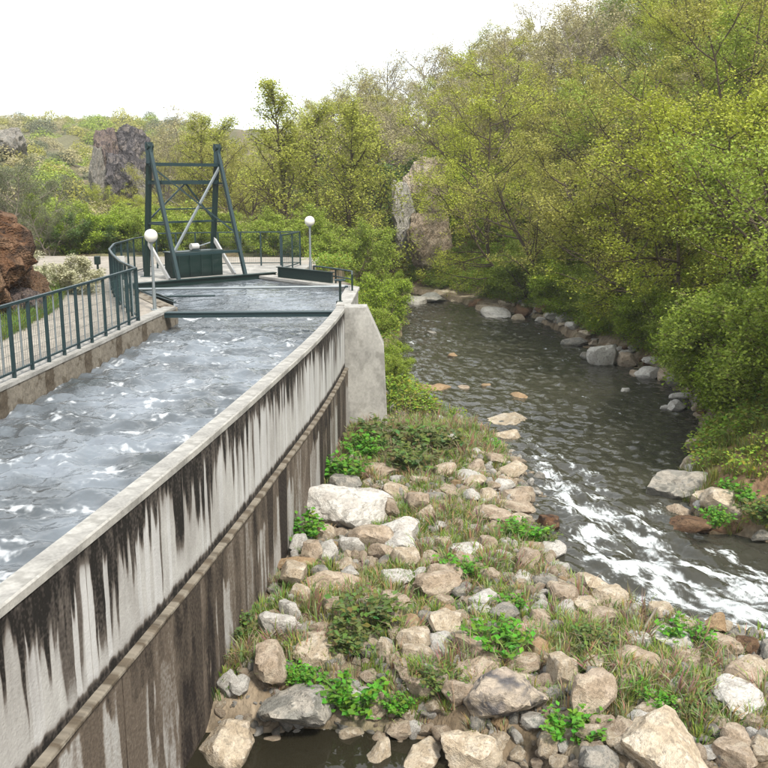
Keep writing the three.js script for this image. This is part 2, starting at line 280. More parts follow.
// water stains on the outer face: u runs along the wall (metres ahead 4..22.4), v up
const cell = (x, w, s) => hash2(Math.floor(x / w), 7, s);
function streak(d, t, w, s, lenA, lenB) { // vertical run of width about w with a ragged lower end
  const x = d + 0.012 * N3(d * 2, t * 3, s); const i = x / w, k = Math.floor(i), f = i - k, on = hash2(k, 3, s), cw = 0.35 + 0.6 * hash2(k, 11, s), len = mix(lenA, lenB, Math.pow(hash2(k, 5, s), 1.3));
  const e = Math.abs(f - 0.5) / (cw * 0.5 * (1 - 0.45 * clamp(t / len))); return on * sst(1.05, 0.7, e) * sst(len, len * 0.55, t + 0.05 * N3(d * 20, t * 4, s));
}
const v1 = (x, s) => { const i = Math.floor(x), f = x - i, q = sst(0.22, 0.78, f); return mix(hash2(i, 1, s), hash2(i + 1, 1, s), q); };
const blend3 = (dark, L, M, D) => [0, 1, 2].map((i) => dark < 0.5 ? mix(L[i], M[i], dark * 2) : mix(M[i], D[i], dark * 2 - 1));
const upperTex = (dA, dB) => tex(2048, 512, (u, v) => {
  const d0 = mix(dA, dB, u), t = (1 - v) * 1.4, d = d0 + 0.018 * N3(d0 * 2.2, t * 2.5, 3) + 0.005 * N3(d0 * 9, t * 8, 5); // t = metres below the top
  const n = fbm(d * 1.1, t * 0.6, 2, 4), n2 = fbm(d * 9, t * 2.2, 6, 3), n3 = fbm(d * 30, t * 26, 8, 2);
  const m = clamp(0.44 * v1(d / 0.062, 4) + 0.34 * v1(d / 0.15, 7) + 0.34 * v1(d / 0.7, 2) - 0.04);
  const len = mix(0.05, 1.75, Math.pow(m, 2.3)) * (0.9 + 0.8 * fbm(d * 0.35, 4, 9, 2)) + 0.05 + 0.07 * n2;
  let dark = sst(len + 0.3, len - 0.2, t) * mix(1.0, 0.7, sst(0.1, 1.3, t)) * mix(1, 0.5 + 0.5 * v1(d / 0.055, 61), 0.75);
  const thin = sst(0.68, 0.86, v1(d / 0.045, 12)) * sst(0.3, 0.7, v1(d / 0.5, 14)) * sst(1.4 * v1(d / 0.05, 19) + 0.3, 0.2, t);
  dark = Math.max(dark, thin * 0.75, 0.85 * streak(d, t, 0.62, 1, 0.5, 1.7));
  const white = sst(0.58, 0.7, v1(d / 0.1, 23)) * sst(0.04 + 0.5 * m * m, 0.3 + 0.5 * m * m, t + 0.1 * n2);
  dark *= 1 - 0.75 * white; dark = Math.max(dark, sst(1.2, 1.36, t + 0.08 * n2) * 0.8);
  dark = clamp(mix(dark, sst(0.25, 0.75, dark), 0.6) * (0.95 + 0.6 * n2 + 0.5 * n3) + 0.16 * sst(0, 0.4, n) + 0.05);
  const k = 0.40 + 0.10 * n + 0.10 * n2 + 0.07 * n3;
  return blend3(dark, [k, k * 0.985, k * 0.95].map((q) => mix(q, 0.5, white * 0.7)), [0.11, 0.095, 0.083], [0.014, 0.012, 0.011]);
});
const lowerTex = (dA, dB) => tex(2048, 512, (u, v) => {
  const d0 = mix(dA, dB, u), t = (1 - v) * 2.4, d = d0 + 0.03 * N3(d0 * 1.8, t * 1.6, 13) + 0.006 * N3(d0 * 9, t * 7, 15);
  const n = fbm(d * 0.8, t * 0.35, 12, 4), n2 = fbm(d * 7, t * 2, 16, 3), n3 = fbm(d * 28, t * 24, 8, 2);
  const m = 0.66 * v1(d / 0.75, 41) + 0.24 * v1(d / 0.22, 43) + 0.12 * v1(d / 0.09, 45);
  const pane = sst(0.37, 0.47, m + 0.22 * n2 + 0.3 * n - 0.35 * sst(0.55, 0.05, t) + 0.02);
  let dark = 0.62 + 0.45 * n2 + 0.5 * n + 0.5 * (v1(d / 0.3, 51) - 0.4); dark = mix(dark, 0.12 + 0.35 * n2, pane);
  dark = Math.max(dark, streak(d, t, 0.85, 31, 1.6, 3.6) * 0.97, 0.8 * streak(d + 2, t, 0.22, 33, 0.3, 2.2));
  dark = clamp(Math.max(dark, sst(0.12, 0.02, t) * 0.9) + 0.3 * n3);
  const k = 0.36 + 0.12 * n2 + 0.06 * n3;
  return blend3(dark, [k, k * 0.98, k * 0.94], [0.12, 0.096, 0.075], [0.018, 0.014, 0.012]);
});
const wallMat = (t, dA, dB, h, y0, b) => std({ map: rep(t, 1 / (dB - dA), 1 / h, -dA / (dB - dA), -y0 / h), bumpMap: rep(grain, 1.5, 1.5), bumpScale: b, roughness: 0.92 });
const mUpper = [[3, 12.1], [12.1, 22.1]].map(([a, b]) => wallMat(upperTex(a, b), a, b, 1.4, 1.62, 0.008)), mLower = [[3, 12.5], [12.5, 22.1]].map(([a, b]) => wallMat(lowerTex(a, b), a, b, 2.4, -0.8, 0.012));
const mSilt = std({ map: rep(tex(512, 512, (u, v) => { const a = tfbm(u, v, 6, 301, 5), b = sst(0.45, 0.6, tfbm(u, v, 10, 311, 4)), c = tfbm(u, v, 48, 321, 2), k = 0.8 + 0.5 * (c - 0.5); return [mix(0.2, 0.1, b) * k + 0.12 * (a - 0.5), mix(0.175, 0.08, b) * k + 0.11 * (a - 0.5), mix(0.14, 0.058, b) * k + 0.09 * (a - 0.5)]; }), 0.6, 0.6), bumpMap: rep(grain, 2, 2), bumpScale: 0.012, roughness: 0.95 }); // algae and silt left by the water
const mConc = std({ map: rep(concreteTone, 0.8, 0.8), bumpMap: rep(grain, 2, 2), bumpScale: 0.008, roughness: 0.92 });
{
  const wall = thing('canal_wall', 'curved concrete canal wall streaked with black and white water stains', 'wall');
  part('wall_core', sweep(wallX, 3, 22.4, [[-0.03, 0.5], [-0.03, 2.96], [-0.2, 2.96], [-0.2, 0.5]], 0.4), mConc, wall);
  const joints = [3, 5.1, 7.45, 9.75, 12.1, 14.5, 16.9, 19.4, 22.0];
  for (let i = 1; i < joints.length; i++) {
    part('wall_panel', sweep(wallX, joints[i - 1] + 0.006, joints[i] - 0.006, [[0, 1.62], [0, 2.965], [-0.028, 2.965], [-0.028, 1.62]], 0.25), mUpper[joints[i] > 12.2 ? 1 : 0], wall);
    part('footing_panel', sweep(wallX, joints[i - 1] + 0.4, Math.min(joints[i] + 0.38, 22), [[0.075, -1.2], [0.075, 1.585], [-0.2, 1.585], [-0.2, -1.2]], 0.25), mLower[joints[i] > 12.6 ? 1 : 0], wall);
  }
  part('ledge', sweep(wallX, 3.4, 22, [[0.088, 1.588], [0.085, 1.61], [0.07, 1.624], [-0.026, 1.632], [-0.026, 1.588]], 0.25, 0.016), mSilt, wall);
  part('coping', sweep(wallX, 3, 22.4, [[0.012, 2.967], [0.012, 3.035], [-0.004, 3.05], [-0.205, 3.05], [-0.22, 3.035], [-0.22, 2.967]], 0.25, 0.006), mConc, wall);
  // upstream end: plinth return and sloping buttress
  const sh = new THREE.Shape(); sh.moveTo(-0.93, -1); sh.lineTo(-0.93, 3.06); sh.lineTo(-0.42, 3.06); sh.lineTo(-0.02, 2.16); sh.lineTo(0.12, -1);
  const bg = boxUV(new THREE.ExtrudeGeometry(sh, { depth: 0.5, bevelEnabled: true, bevelSize: 0.015, bevelThickness: 0.015, bevelSegments: 1 }).translate(0, 0, -22.55));
  part('buttress', bg, std({ map: rep(concreteTone, 0.55, 0.42, 0.3, 0.2), bumpMap: rep(grain, 2, 2), bumpScale: 0.006, roughness: 0.9 }), wall);
  const far = thing('basin_wall', 'short concrete wall with weathered top turning toward the sluice behind the buttress', 'wall');
  const slab = (pts, y0, y1, mat, parent, name) => { const s = new THREE.Shape(pts.map(([x, d]) => new THREE.Vector2(x, d))); const g = boxUV(new THREE.ExtrudeGeometry(s, { depth: y1 - y0, bevelEnabled: true, bevelSize: 0.012, bevelThickness: 0.012, bevelSegments: 1, curveSegments: 8 }).rotateX(-Math.PI / 2).translate(0, y0, 0)); return part(name, g, mat, parent); };
  slab([[-1.14, 22.58], [-0.86, 22.58], [-0.74, 26.3], [-1.02, 26.3]], 0, 2.98, mConc, far, 'wall_run');
  slab([[-1.06, 26.33], [-0.74, 26.33], [-0.9, 26.6], [-3.55, 29.75], [-3.85, 29.5]], 0, 2.98, mConc, far, 'wall_run');
  slab([[-1.15, 22.6], [-0.82, 22.6], [-0.7, 26.34], [-1.06, 26.34]], 2.992, 3.06, mConc, far, 'coping');
  slab([[-1.1, 26.37], [-0.7, 26.37], [-0.86, 26.66], [-3.5, 29.8], [-3.9, 29.5]], 2.992, 3.06, mConc, far, 'coping');
  const kerb = thing('canal_kerb', 'low concrete kerb along the canal under the green fence', 'kerb');
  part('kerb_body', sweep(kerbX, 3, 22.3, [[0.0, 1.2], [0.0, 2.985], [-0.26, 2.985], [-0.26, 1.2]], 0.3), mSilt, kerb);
  part('kerb_top', sweep(kerbX, 3, 22.3, [[0.012, 2.987], [0.012, 3.05], [-0.27, 3.05], [-0.27, 2.987]], 0.3, 0.006), mConc, kerb);
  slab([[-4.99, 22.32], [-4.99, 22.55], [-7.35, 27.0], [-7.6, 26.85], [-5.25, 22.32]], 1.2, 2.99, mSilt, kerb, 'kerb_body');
  const deck = thing('sluice_deck', 'pale concrete deck carrying the green lifting frame and its railing', 'deck');
  slab([[-7.75, 26.75], [-7.25, 26.95], [-3.45, 30.5], [-2.75, 31.0], [-2.6, 33.6], [-8.2, 33.6]], 2.8, 3.05, mConc, deck, 'deck_slab');
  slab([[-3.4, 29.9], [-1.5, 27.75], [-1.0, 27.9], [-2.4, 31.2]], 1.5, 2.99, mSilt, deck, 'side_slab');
  const pathT = tex(512, 512, (u, v) => { const a = tfbm(u, v, 5, 91, 5), b = tfbm(u, v, 60, 14, 2), k = 0.235 + 0.14 * (a - 0.5) + 0.14 * (b - 0.5); return [k, k * 0.9, k * 0.77]; });
  const pth = []; for (let d = 2; d <= 22.3; d += 1) pth.push([kerbX(d) - 0.275, d]);
  pth.push([-5.3, 22.3], [-7.62, 26.8], [-8.25, 33.7], [-2.5, 33.9], [-2.5, 37.5], [-18, 38.5], [-16.5, 33.5], [-11, 30.5], [-9.2, 26.5], [-7.9, 22], [-7.5, 18], [-7.8, 12], [-8.4, 2]);
  const ps = new THREE.Shape(pth.map(([x, d]) => new THREE.Vector2(x, d)));
  const pm = slab(pth, 2.6, 2.985, std({ map: rep(pathT, 0.4, 0.4), bumpMap: rep(grain, 1.5, 1.5), bumpScale: 0.012, roughness: 0.96 }), scene, numbered('path'));
  pm.userData = { kind: 'structure', label: 'pale gravel path along the canal fence opening to a yard', category: 'path' };
}

// ---------------------------------------------------------------- metalwork
const paint = (r, g, b, ro = 0.45) => std({ color: lin(r, g, b), roughness: ro, roughnessMap: rep(grain, 1, 1), metalness: 0.1 });
const mTeal = paint(0.008, 0.026, 0.03, 0.85), mGreenDark = paint(0.004, 0.017, 0.015, 0.75), mWhiteMetal = paint(0.4, 0.4, 0.39, 0.6), mGalv = std({ color: lin(0.2, 0.225, 0.235), roughness: 0.55, metalness: 0.3, roughnessMap: rep(grain, 1, 1) }), mWire = paint(0.015, 0.045, 0.045, 0.85);
function fence(name, label, pts, h, spacing, baluster, group) {
  const t = thing(name, label, 'fence', [0, 0, 0], group), P = [];
  for (let i = 1; i < pts.length; i++) { const [ax, ay, ad] = pts[i - 1], [bx, by, bd] = pts[i], L = Math.hypot(bx - ax, bd - ad), n = Math.max(1, Math.round(L / spacing)); for (let k = 0; k < n; k++) P.push(V(mix(ax, bx, k / n), mix(ay, by, k / n), -mix(ad, bd, k / n))); }
  const e = pts[pts.length - 1]; P.push(V(e[0], e[1], -e[2]));
  P.forEach((p, i) => {
    part('post', bar(p, V(p.x, p.y + h, p.z), 0.05, 0.05), mTeal, t);
    if (!i) return; const q = P[i - 1], up = (v, a) => V(v.x, v.y + a, v.z);
    part('top_rail', bar(up(q, h + 0.02), up(p, h + 0.02), 0.055, 0.04), mTeal, t);
    part('bottom_rail', bar(up(q, 0.1), up(p, 0.1), 0.035, 0.03), mTeal, t);
    if (baluster) part('baluster', bar(up(q, 0.1).lerp(up(p, 0.1), 0.5), up(q, h).lerp(up(p, h), 0.5), 0.022, 0.022), mGalv, t);
    const L = q.distanceTo(p), w = [], nv = Math.max(2, Math.round(L / 0.07));
    for (let k = 1; k < nv; k++) w.push(bar(up(q, 0.1).lerp(up(p, 0.1), k / nv), up(q, h).lerp(up(p, h), k / nv), 0.0035, 0.0035));
    for (let y = 0.2; y < h; y += 0.16) w.push(bar(up(q, y), up(p, y), 0.0035, 0.0035));
    const wm = part('wire_panel', mergeGeometries(w.map((g) => g.toNonIndexed())), mWire, t); wm.userData.kind = 'stuff';
  });
  return t;
}
{
  const k = []; for (const d of [9.2, 11, 13.4, 15.3, 17.2, 18.7, 20.0]) k.push([kerbX(d) - 0.09, 3.05, d]);
  fence('mesh_fence', 'teal mesh fence running along the canal kerb beside the gravel path', k, 1.1, 0.7, true);
  fence('mesh_fence', 'teal mesh fence bowing around the path corner to the lifting frame', [[-5.3, 3.05, 20.05], [-6.2, 3.0, 22.2], [-7.07, 3.0, 24.6], [-7.6, 3.0, 26.2], [-7.86, 3.06, 27.6], [-7.95, 3.06, 30.1], [-7.8, 3.06, 31.8]], 1.1, 0.75, false);
  fence('mesh_fence', 'dark green mesh fence closing the back of the sluice deck', [[-7.7, 3.06, 32.1], [-6.5, 3.06, 32.7], [-4.98, 3.06, 33.0], [-2.95, 3.06, 33.3], [-3.12, 3.06, 32.2], [-3.36, 3.06, 31.2]], 1.15, 0.78, false);
  // small white notice on the bowed fence
  const s = thing('notice_sign', 'small blank white notice hung on the bowed mesh fence', 'sign', [-7.78, 3.72, -27.9]); s.rotation.y = 0.3;
  part('plate', chBox(0.24, 0.18, 0.012, 0.004), mWhiteMetal, s); part('bracket', chBox(0.3, 0.02, 0.02, 0.004).translate(0, 0.06, -0.02), mTeal, s);
}
{ // lifting frame over the sluice. u runs along the gate, v downstream
  const O = V(-6.07, 0, -27.85), U = V(0.73, 0, -0.68), Vv = V(0.68, 0, 0.73);
  const W = (a, b, y) => O.clone().addScaledVector(U, a).addScaledVector(Vv, b).setY(y);
  const g = thing('lifting_frame', 'tall dark green steel lifting frame with crossed braces over the sluice', 'gantry'), B = 3.06, T = 6.98, AP = -1.35, S = 2.38;
  const tw = (geos) => mergeGeometries(geos.map((q) => q.toNonIndexed()));
  for (const a of [0, S]) {
    part('leg', tw([bar(W(a, -1.95, B), W(a, AP - 0.04, T), 0.19, 0.1), bar(W(a, -1.87, B), W(a, AP + 0.0, T - 0.2), 0.05, 0.16)]), mGreenDark, g);
    part('leg', bar(W(a, a ? 0.03 : 0, a ? 2.98 : B), W(a, AP + 0.04, T - 0.12), 0.1, 0.1), mTeal, g);
    const ap = part('apex_plate', bar(W(a, AP, T - 0.5), W(a, AP, T + 0.12), 0.15, 0.2), mTeal, g);
    part('pulley', rod(W(a - 0.1, AP, T + 0.0), W(a + 0.1, AP, T + 0.0), 0.1, 12), mGreenDark, ap);
    part('tie_bar', bar(W(a, -1.68, 4.7), W(a, -0.56, 4.7), 0.05, 0.05), mTeal, g);
    part('tie_bar', bar(W(a, -1.5, 5.9), W(a, -0.99, 5.9), 0.05, 0.05), mTeal, g);
    part('back_stay', bar(W(a, -1.78, 4.2), W(a + 0.1, -0.75, B), 0.06, 0.12), mWhiteMetal, g);
    part('base_plate', chBox(0.3, 0.03, 0.3, 0.006).translate(...W(a, -1.95, B + 0.01).toArray()), mTeal, g);
  }
  part('top_beam', bar(W(-0.05, AP + 0.03, 6.46), W(S + 0.05, AP + 0.03, 6.46), 0.1, 0.1), mTeal, g);
  part('hoist_beam', bar(W(-0.05, AP - 0.1, 5.93), W(S + 0.05, AP - 0.1, 5.93), 0.14, 0.12), mTeal, g);
  part('cross_rail', bar(W(0, -1.66, 4.72), W(S, -1.66, 4.72), 0.06, 0.06), mTeal, g);
  part('cross_rail', bar(W(0.5, -1.6, 5.12), W(S, -1.6, 5.12), 0.04, 0.04), mTeal, g);
  part('front_rail', bar(W(0, -0.27, 3.83), W(S, -0.27, 3.83), 0.07, 0.08), mTeal, g);
  part('cross_brace', bar(W(S, AP + 0.1, 6.4), W(0.15, -0.45, 3.9), 0.06, 0.06), mGalv, g);
  part('cross_brace', bar(W(0, AP + 0.06, 6.4), W(S, -0.5, 4.4), 0.045, 0.045), mTeal, g);
  part('cross_brace', bar(W(0.05, -1.7, 4.8), W(1.25, AP - 0.12, 5.9), 0.045, 0.045), mTeal, g);
  part('cross_brace', bar(W(1.25, AP - 0.12, 5.9), W(S, -1.7, 4.75), 0.045, 0.045), mTeal, g);
  const c = thing('gate_cabinet', 'dark green steel gate housing under the lifting frame', 'sluice gate');
  const cb = (a0, a1, b0, b1, y0, y1, nm, m, on = c) => { const q = chBox(a1 - a0, y1 - y0, b1 - b0, 0.012); q.rotateY(Math.atan2(0.68, 0.73)); const p = W((a0 + a1) / 2, (b0 + b1) / 2, (y0 + y1) / 2); return part(nm, q.translate(p.x, p.y, p.z), m, on); };
  const hs = cb(0.3, 2.1, -1.3, -0.85, B, 3.82, 'housing', mGreenDark); cb(0.26, 2.14, -1.34, -0.8, 3.822, 3.86, 'lid', mGreenDark);
  for (let k = 0; k < 4; k++) cb(0.5 + k * 0.4, 0.54 + k * 0.4, -0.849, -0.82, B + 0.05, 3.78, 'stiffener', mGreenDark, hs);
  const m = thing('hoist_motor', 'small pale round hoist motor on the gate housing lid', 'motor'); const mp = W(1.25, -1.05, 3.98);
  const dr = part('drum', rod(mp.clone().addScaledVector(U, -0.16), mp.clone().addScaledVector(U, 0.1), 0.1, 14), mWhiteMetal, m); part('foot', chBox(0.3, 0.03, 0.2, 0.005).translate(mp.x, 3.876, mp.z), mTeal, m); part('crank', rod(mp.clone().addScaledVector(U, 0.1), mp.clone().addScaledVector(U, 0.55).setY(4.08), 0.02, 8), mGalv, dr);
  // beam along the deck edge and the gate leaf below it
  const b = thing('deck_beam', 'long dark green steel beam along the front edge of the deck', 'beam');
  part('beam_web', bar(W(-1.75, 0.16, 2.99), W(3.4, 0.16, 2.99), 0.1, 0.24), mGreenDark, b); part('beam_flange', bar(W(-1.75, 0.16, 3.125), W(3.4, 0.16, 3.125), 0.22, 0.025), mGreenDark, b); part('beam_flange', bar(W(-1.75, 0.16, 2.857), W(3.4, 0.16, 2.857), 0.22, 0.025), mGreenDark, b);
  const leaf = thing('gate_leaf', 'grey steel gate leaf standing in the canal under the beam', 'sluice gate');
  const lp = part('plate', bar(W(-1.2, -0.05, 2.55), W(3.1, -0.05, 2.55), 0.06, 0.5), std({ color: lin(0.25, 0.28, 0.31), roughness: 0.4, metalness: 0.3, roughnessMap: rep(grain, 1, 1) }), leaf);
  for (let k = 0; k < 5; k++) part('rib', bar(W(-1.0 + k, -0.0, 2.35), W(-1.0 + k, -0.0, 2.79), 0.05, 0.06), mGreenDark, lp);
}
function lamp(x, d, y, label) {
  const t = thing('globe_lamp', label, 'lamp', [x, y, -d], 'globe lamps by the sluice');
  part('base_flange', new THREE.CylinderGeometry(0.09, 0.1, 0.03, 12).translate(0, 0.015, 0), mGalv, t);
  part('pole', new THREE.LatheGeometry([[0.045, 0.02], [0.045, 0.5], [0.034, 0.54], [0.03, 1.55], [0.05, 1.57], [0.055, 1.6], [0.0, 1.61]].map(([a, b]) => new THREE.Vector2(a, b)), 12), mGalv, t);
  const gl = part('globe', new THREE.SphereGeometry(0.155, 24, 16).translate(0, 1.74, 0), new THREE.MeshPhysicalMaterial({ color: lin(0.62, 0.6, 0.54), roughness: 0.25, clearcoat: 0.6 }), t);
  part('collar', new THREE.CylinderGeometry(0.075, 0.06, 0.04, 14).translate(0, 1.6, 0), mGalv, gl);
}
lamp(-5.42, 22.1, 2.99, 'white globe lamp on grey post beside the canal kerb corner');
lamp(-2.23, 28.6, 3.05, 'white globe lamp on grey post beyond the low green panel');
{ // pipes and low works at the head of the basin
  const cb = thing('cross_beam', 'flat teal steel beam spanning the canal just above the water', 'beam');
  part('beam_body', bar(V(-5.1, 2.95, -21.55), V(-1.1, 2.95, -21.75), 0.2, 0.1), mTeal, cb); part('beam_top', bar(V(-5.1, 3.012, -21.55), V(-1.1, 3.012, -21.75), 0.26, 0.02), mTeal, cb);
  const hp = thing('cross_pipe', 'thin grey pipe crossing the canal above the smooth water', 'pipe');
  part('pipe', rod(V(-6.75, 3.1, -25.5), V(-1.0, 3.1, -26.2), 0.035, 10), mGalv, hp); part('pipe', rod(V(-6.6, 2.92, -25.3), V(-4.6, 2.92, -25.55), 0.03, 10), mTeal, hp);
  for (const x of [-6.7, -1.05]) part('clamp', chBox(0.1, 0.14, 0.1, 0.01).translate(x, 3.05, x < -3 ? -25.5 : -26.2), mTeal, hp);
  const sp = thing('side_plate', 'dark green steel side plate with bars at the canal bend by the lamp', 'panel');
  part('plate', bar(V(-6.2, 2.82, -25.2), V(-5.3, 2.82, -23.5), 0.03, 0.5), mGreenDark, sp);
  for (let k = 0; k < 3; k++) part('bar', rod(V(-6.75, 2.68 + k * 0.17, -25.9), V(-5.2, 2.68 + k * 0.17, -23.3), 0.02, 8), mTeal, sp);
  const lp = thing('low_panel', 'low dark green metal panel on the right edge of the basin', 'panel');
  part('sheet', bar(V(-3.25, 3.22, -29.0), V(-1.5, 3.22, -27.3), 0.05, 0.3), mGreenDark, lp); part('cap', bar(V(-3.28, 3.385, -29.05), V(-1.47, 3.385, -27.25), 0.12, 0.025), mGreenDark, lp);
  for (let k = 0; k < 4; k++) part('stud', bar(V(mix(-3.2, -1.55, k / 3) + 0.04, 3.06, -mix(29, 27.35, k / 3) + 0.04), V(mix(-3.2, -1.55, k / 3) + 0.04, 3.37, -mix(29, 27.35, k / 3) + 0.04), 0.05, 0.05), mGreenDark, lp);
  const vs = thing('valve_stand', 'slim dark valve stand with small handwheel on the basin wall', 'valve');
  const st = part('stem', rod(V(-1.08, 2.4, -23.1), V(-1.08, 3.62, -23.1), 0.03, 8), mGreenDark, vs); part('handwheel', new THREE.TorusGeometry(0.13, 0.018, 6, 18).rotateX(Math.PI / 2).translate(-1.08, 3.6, -23.1), mTeal, st); part('bracket', chBox(0.16, 0.3, 0.1, 0.01).translate(-1.1, 2.94, -23.1), mGreenDark, vs);
  const hr = thing('guard_rail', 'low dark pipe guard rail at the end of the basin wall', 'railing');
  const rp = [V(-2.1, 3.06, -28.2), V(-1.4, 3.06, -27.3), V(-0.9, 3.06, -26.5), V(-0.86, 3.06, -25.4)]; rp.forEach((p, i) => { part('post', rod(p, V(p.x, 3.5, p.z), 0.025, 8), mGreenDark, hr); if (i) { part('rail', rod(V(rp[i - 1].x, 3.49, rp[i - 1].z), V(p.x, 3.49, p.z), 0.025, 8), mTeal, hr); part('rail', rod(V(rp[i - 1].x, 3.27, rp[i - 1].z), V(p.x, 3.27, p.z), 0.02, 8), mTeal, hr); } });
  const bl = thing('path_bollard', 'small dark box on a short post beside the path', 'bollard', [-8.95, 2.99, -29.5]);
  part('post', chBox(0.06, 0.45, 0.06, 0.008).translate(0, 0.22, 0), mGreenDark, bl); part('box', chBox(0.17, 0.26, 0.15, 0.02).translate(0, 0.56, 0), mGreenDark, bl);
}

// ---------------------------------------------------------------- rocks
const rockMats = [
  rockTone([0.50, 0.425, 0.325], [0.40, 0.325, 0.235], [0.54, 0.47, 0.38], 101), // cream
  rockTone([0.496, 0.472, 0.432], [0.400, 0.368, 0.328], [0.544, 0.520, 0.480], 131),  // whitish
  rockTone([0.40, 0.325, 0.25], [0.325, 0.255, 0.185], [0.46, 0.39, 0.30], 161), // pinkish beige
  rockTone([0.368, 0.256, 0.152], [0.304, 0.208, 0.120], [0.400, 0.320, 0.208], 191),   // tan
  rockTone([0.272, 0.256, 0.232], [0.208, 0.200, 0.176], [0.352, 0.320, 0.272], 221), // grey
  rockTone([0.136, 0.080, 0.048], [0.088, 0.056, 0.036], [0.192, 0.120, 0.072], 251), // dark brown
  rockTone([0.400, 0.336, 0.264], [0.112, 0.104, 0.104], [0.320, 0.264, 0.216], 281), // two tone
  rockTone([0.125, 0.066, 0.036], [0.055, 0.036, 0.026], [0.19, 0.115, 0.07], 311), // rusty
  rockTone([0.208, 0.160, 0.144], [0.096, 0.080, 0.080], [0.288, 0.224, 0.176], 341), // weathered pinkish cliff
  rockTone([0.136, 0.124, 0.128], [0.056, 0.052, 0.056], [0.240, 0.208, 0.192], 371), // weathered dark cliff
];
const cragMats = rockMats.map((t) => std({ map: rep(t, 1.6, 1.6), bumpMap: rep(grain, 1.1, 1.1), bumpScale: 0.25, roughness: 0.95 }));
rockMats.forEach((t, i) => { rockMats[i] = std({ map: rep(t, 0.55, 0.55), bumpMap: rep(grain, 1.2, 1.2), bumpScale: 0.03, roughness: 0.93 }); });
function rockGeo(seed, detail = 4, planes = 13, crag = 0) {
  const r = RNG(seed), g0 = new THREE.IcosahedronGeometry(1, detail), p = g0.attributes.position, pl = [], v = V();
  for (let i = 0; i < planes; i++) { const n = V(r() * 2 - 1, r() * 2 - 1, r() * 2 - 1).normalize(); pl.push([n, 0.62 + 0.34 * r()]); }
  pl.push([V(0.1 * (r() - 0.5), 1, 0.1 * (r() - 0.5)).normalize(), 0.62 + 0.25 * r()]);
  const ox = r() * 50;
  for (let i = 0; i < p.count; i++) {
    v.fromBufferAttribute(p, i).normalize(); let q = 1.25;
    for (const [n, d] of pl) { const c = v.dot(n); if (c > 0.05) { const e = d / c; const hh = clamp(0.5 + 0.5 * (q - e) / 0.07); q = mix(q, e, hh) - 0.07 * hh * (1 - hh) * 0.6; } }
    q *= 1 + 0.10 * N3(v.x * 2.1 + ox, v.y * 2.1, v.z * 2.1) + 0.035 * N3(v.x * 6 + ox, v.y * 6, v.z * 6) + crag * (0.4 - Math.abs(N3(v.x * 3.7 + ox, v.y * 2.7, v.z * 3.7)) * 1.8 + 0.5 * N3(v.x * 9 + ox, v.y * 5, v.z * 9) + 0.3 * N3(v.x * 19 + ox, v.y * 12, v.z * 19));
    p.setXYZ(i, v.x * q, v.y * q, v.z * q);
  }
  return boxUV(toCreasedNormals(g0, 0.55));
}
const rockShapes = [], bigShapes = [], pebShapes = [], cragShapes = [];
for (let i = 0; i < 14; i++) rockShapes.push(rockGeo(500 + i * 17, 4, 9 + (i % 6)));
for (let i = 0; i < 8; i++) bigShapes.push(rockGeo(900 + i * 31, 9, 11 + (i % 5), 0.05));
for (let i = 0; i < 5; i++) cragShapes.push(rockGeo(1700 + i * 31, 13, 12, 0.13));
for (let i = 0; i < 4; i++) pebShapes.push(rockGeo(1300 + i * 13, 1, 9));
const rr = RNG(4242);
const tones = ['cream', 'whitish', 'pinkish beige', 'tan', 'grey', 'dark brown', 'two-tone', 'rusty brown', 'weathered pink', 'weathered dark'];
const taken = [];
const landmarks = [];
function where(x, d) { // says where a stone lies by the nearest named thing
  let best = null, q = 1e9; for (const l of landmarks) { const e = Math.hypot(l[0] - x, l[1] - d); if (e < q) { q = e; best = l; } }
  if (!best || q > 6) return 'on the stony bar'; const dx = x - best[0], dd = d - best[1];
  return (Math.abs(dx) > Math.abs(dd) ? (dx > 0 ? 'on the river side of ' : 'on the wall side of ') : dd > 0 ? 'upstream of ' : 'downstream of ') + best[2];
}
const girth = (W) => (W < 0.26 ? 'small' : W < 0.4 ? 'middling' : 'hefty');
function rockAt(x, y, d, w, h, dep, tone, geo, name, label, cat, group, yaw = rr() * 6.28, sink = 0.28) {
  const m = new THREE.Mesh(geo, (name === 'crag' || name === 'outcrop_rock' ? cragMats : rockMats)[tone]); m.name = numbered(name); m.castShadow = m.receiveShadow = true;
  m.position.set(x, y + h * (0.5 - sink), -d); m.scale.set(w / 2 / 0.86, h / 2 / 0.78, dep / 2 / 0.86); m.rotation.set((rr() - 0.5) * 0.3, yaw, (rr() - 0.5) * 0.3);
  scene.add(m); taken.push([x, d, w * 0.5]); return tag(m, label, cat, group);
}
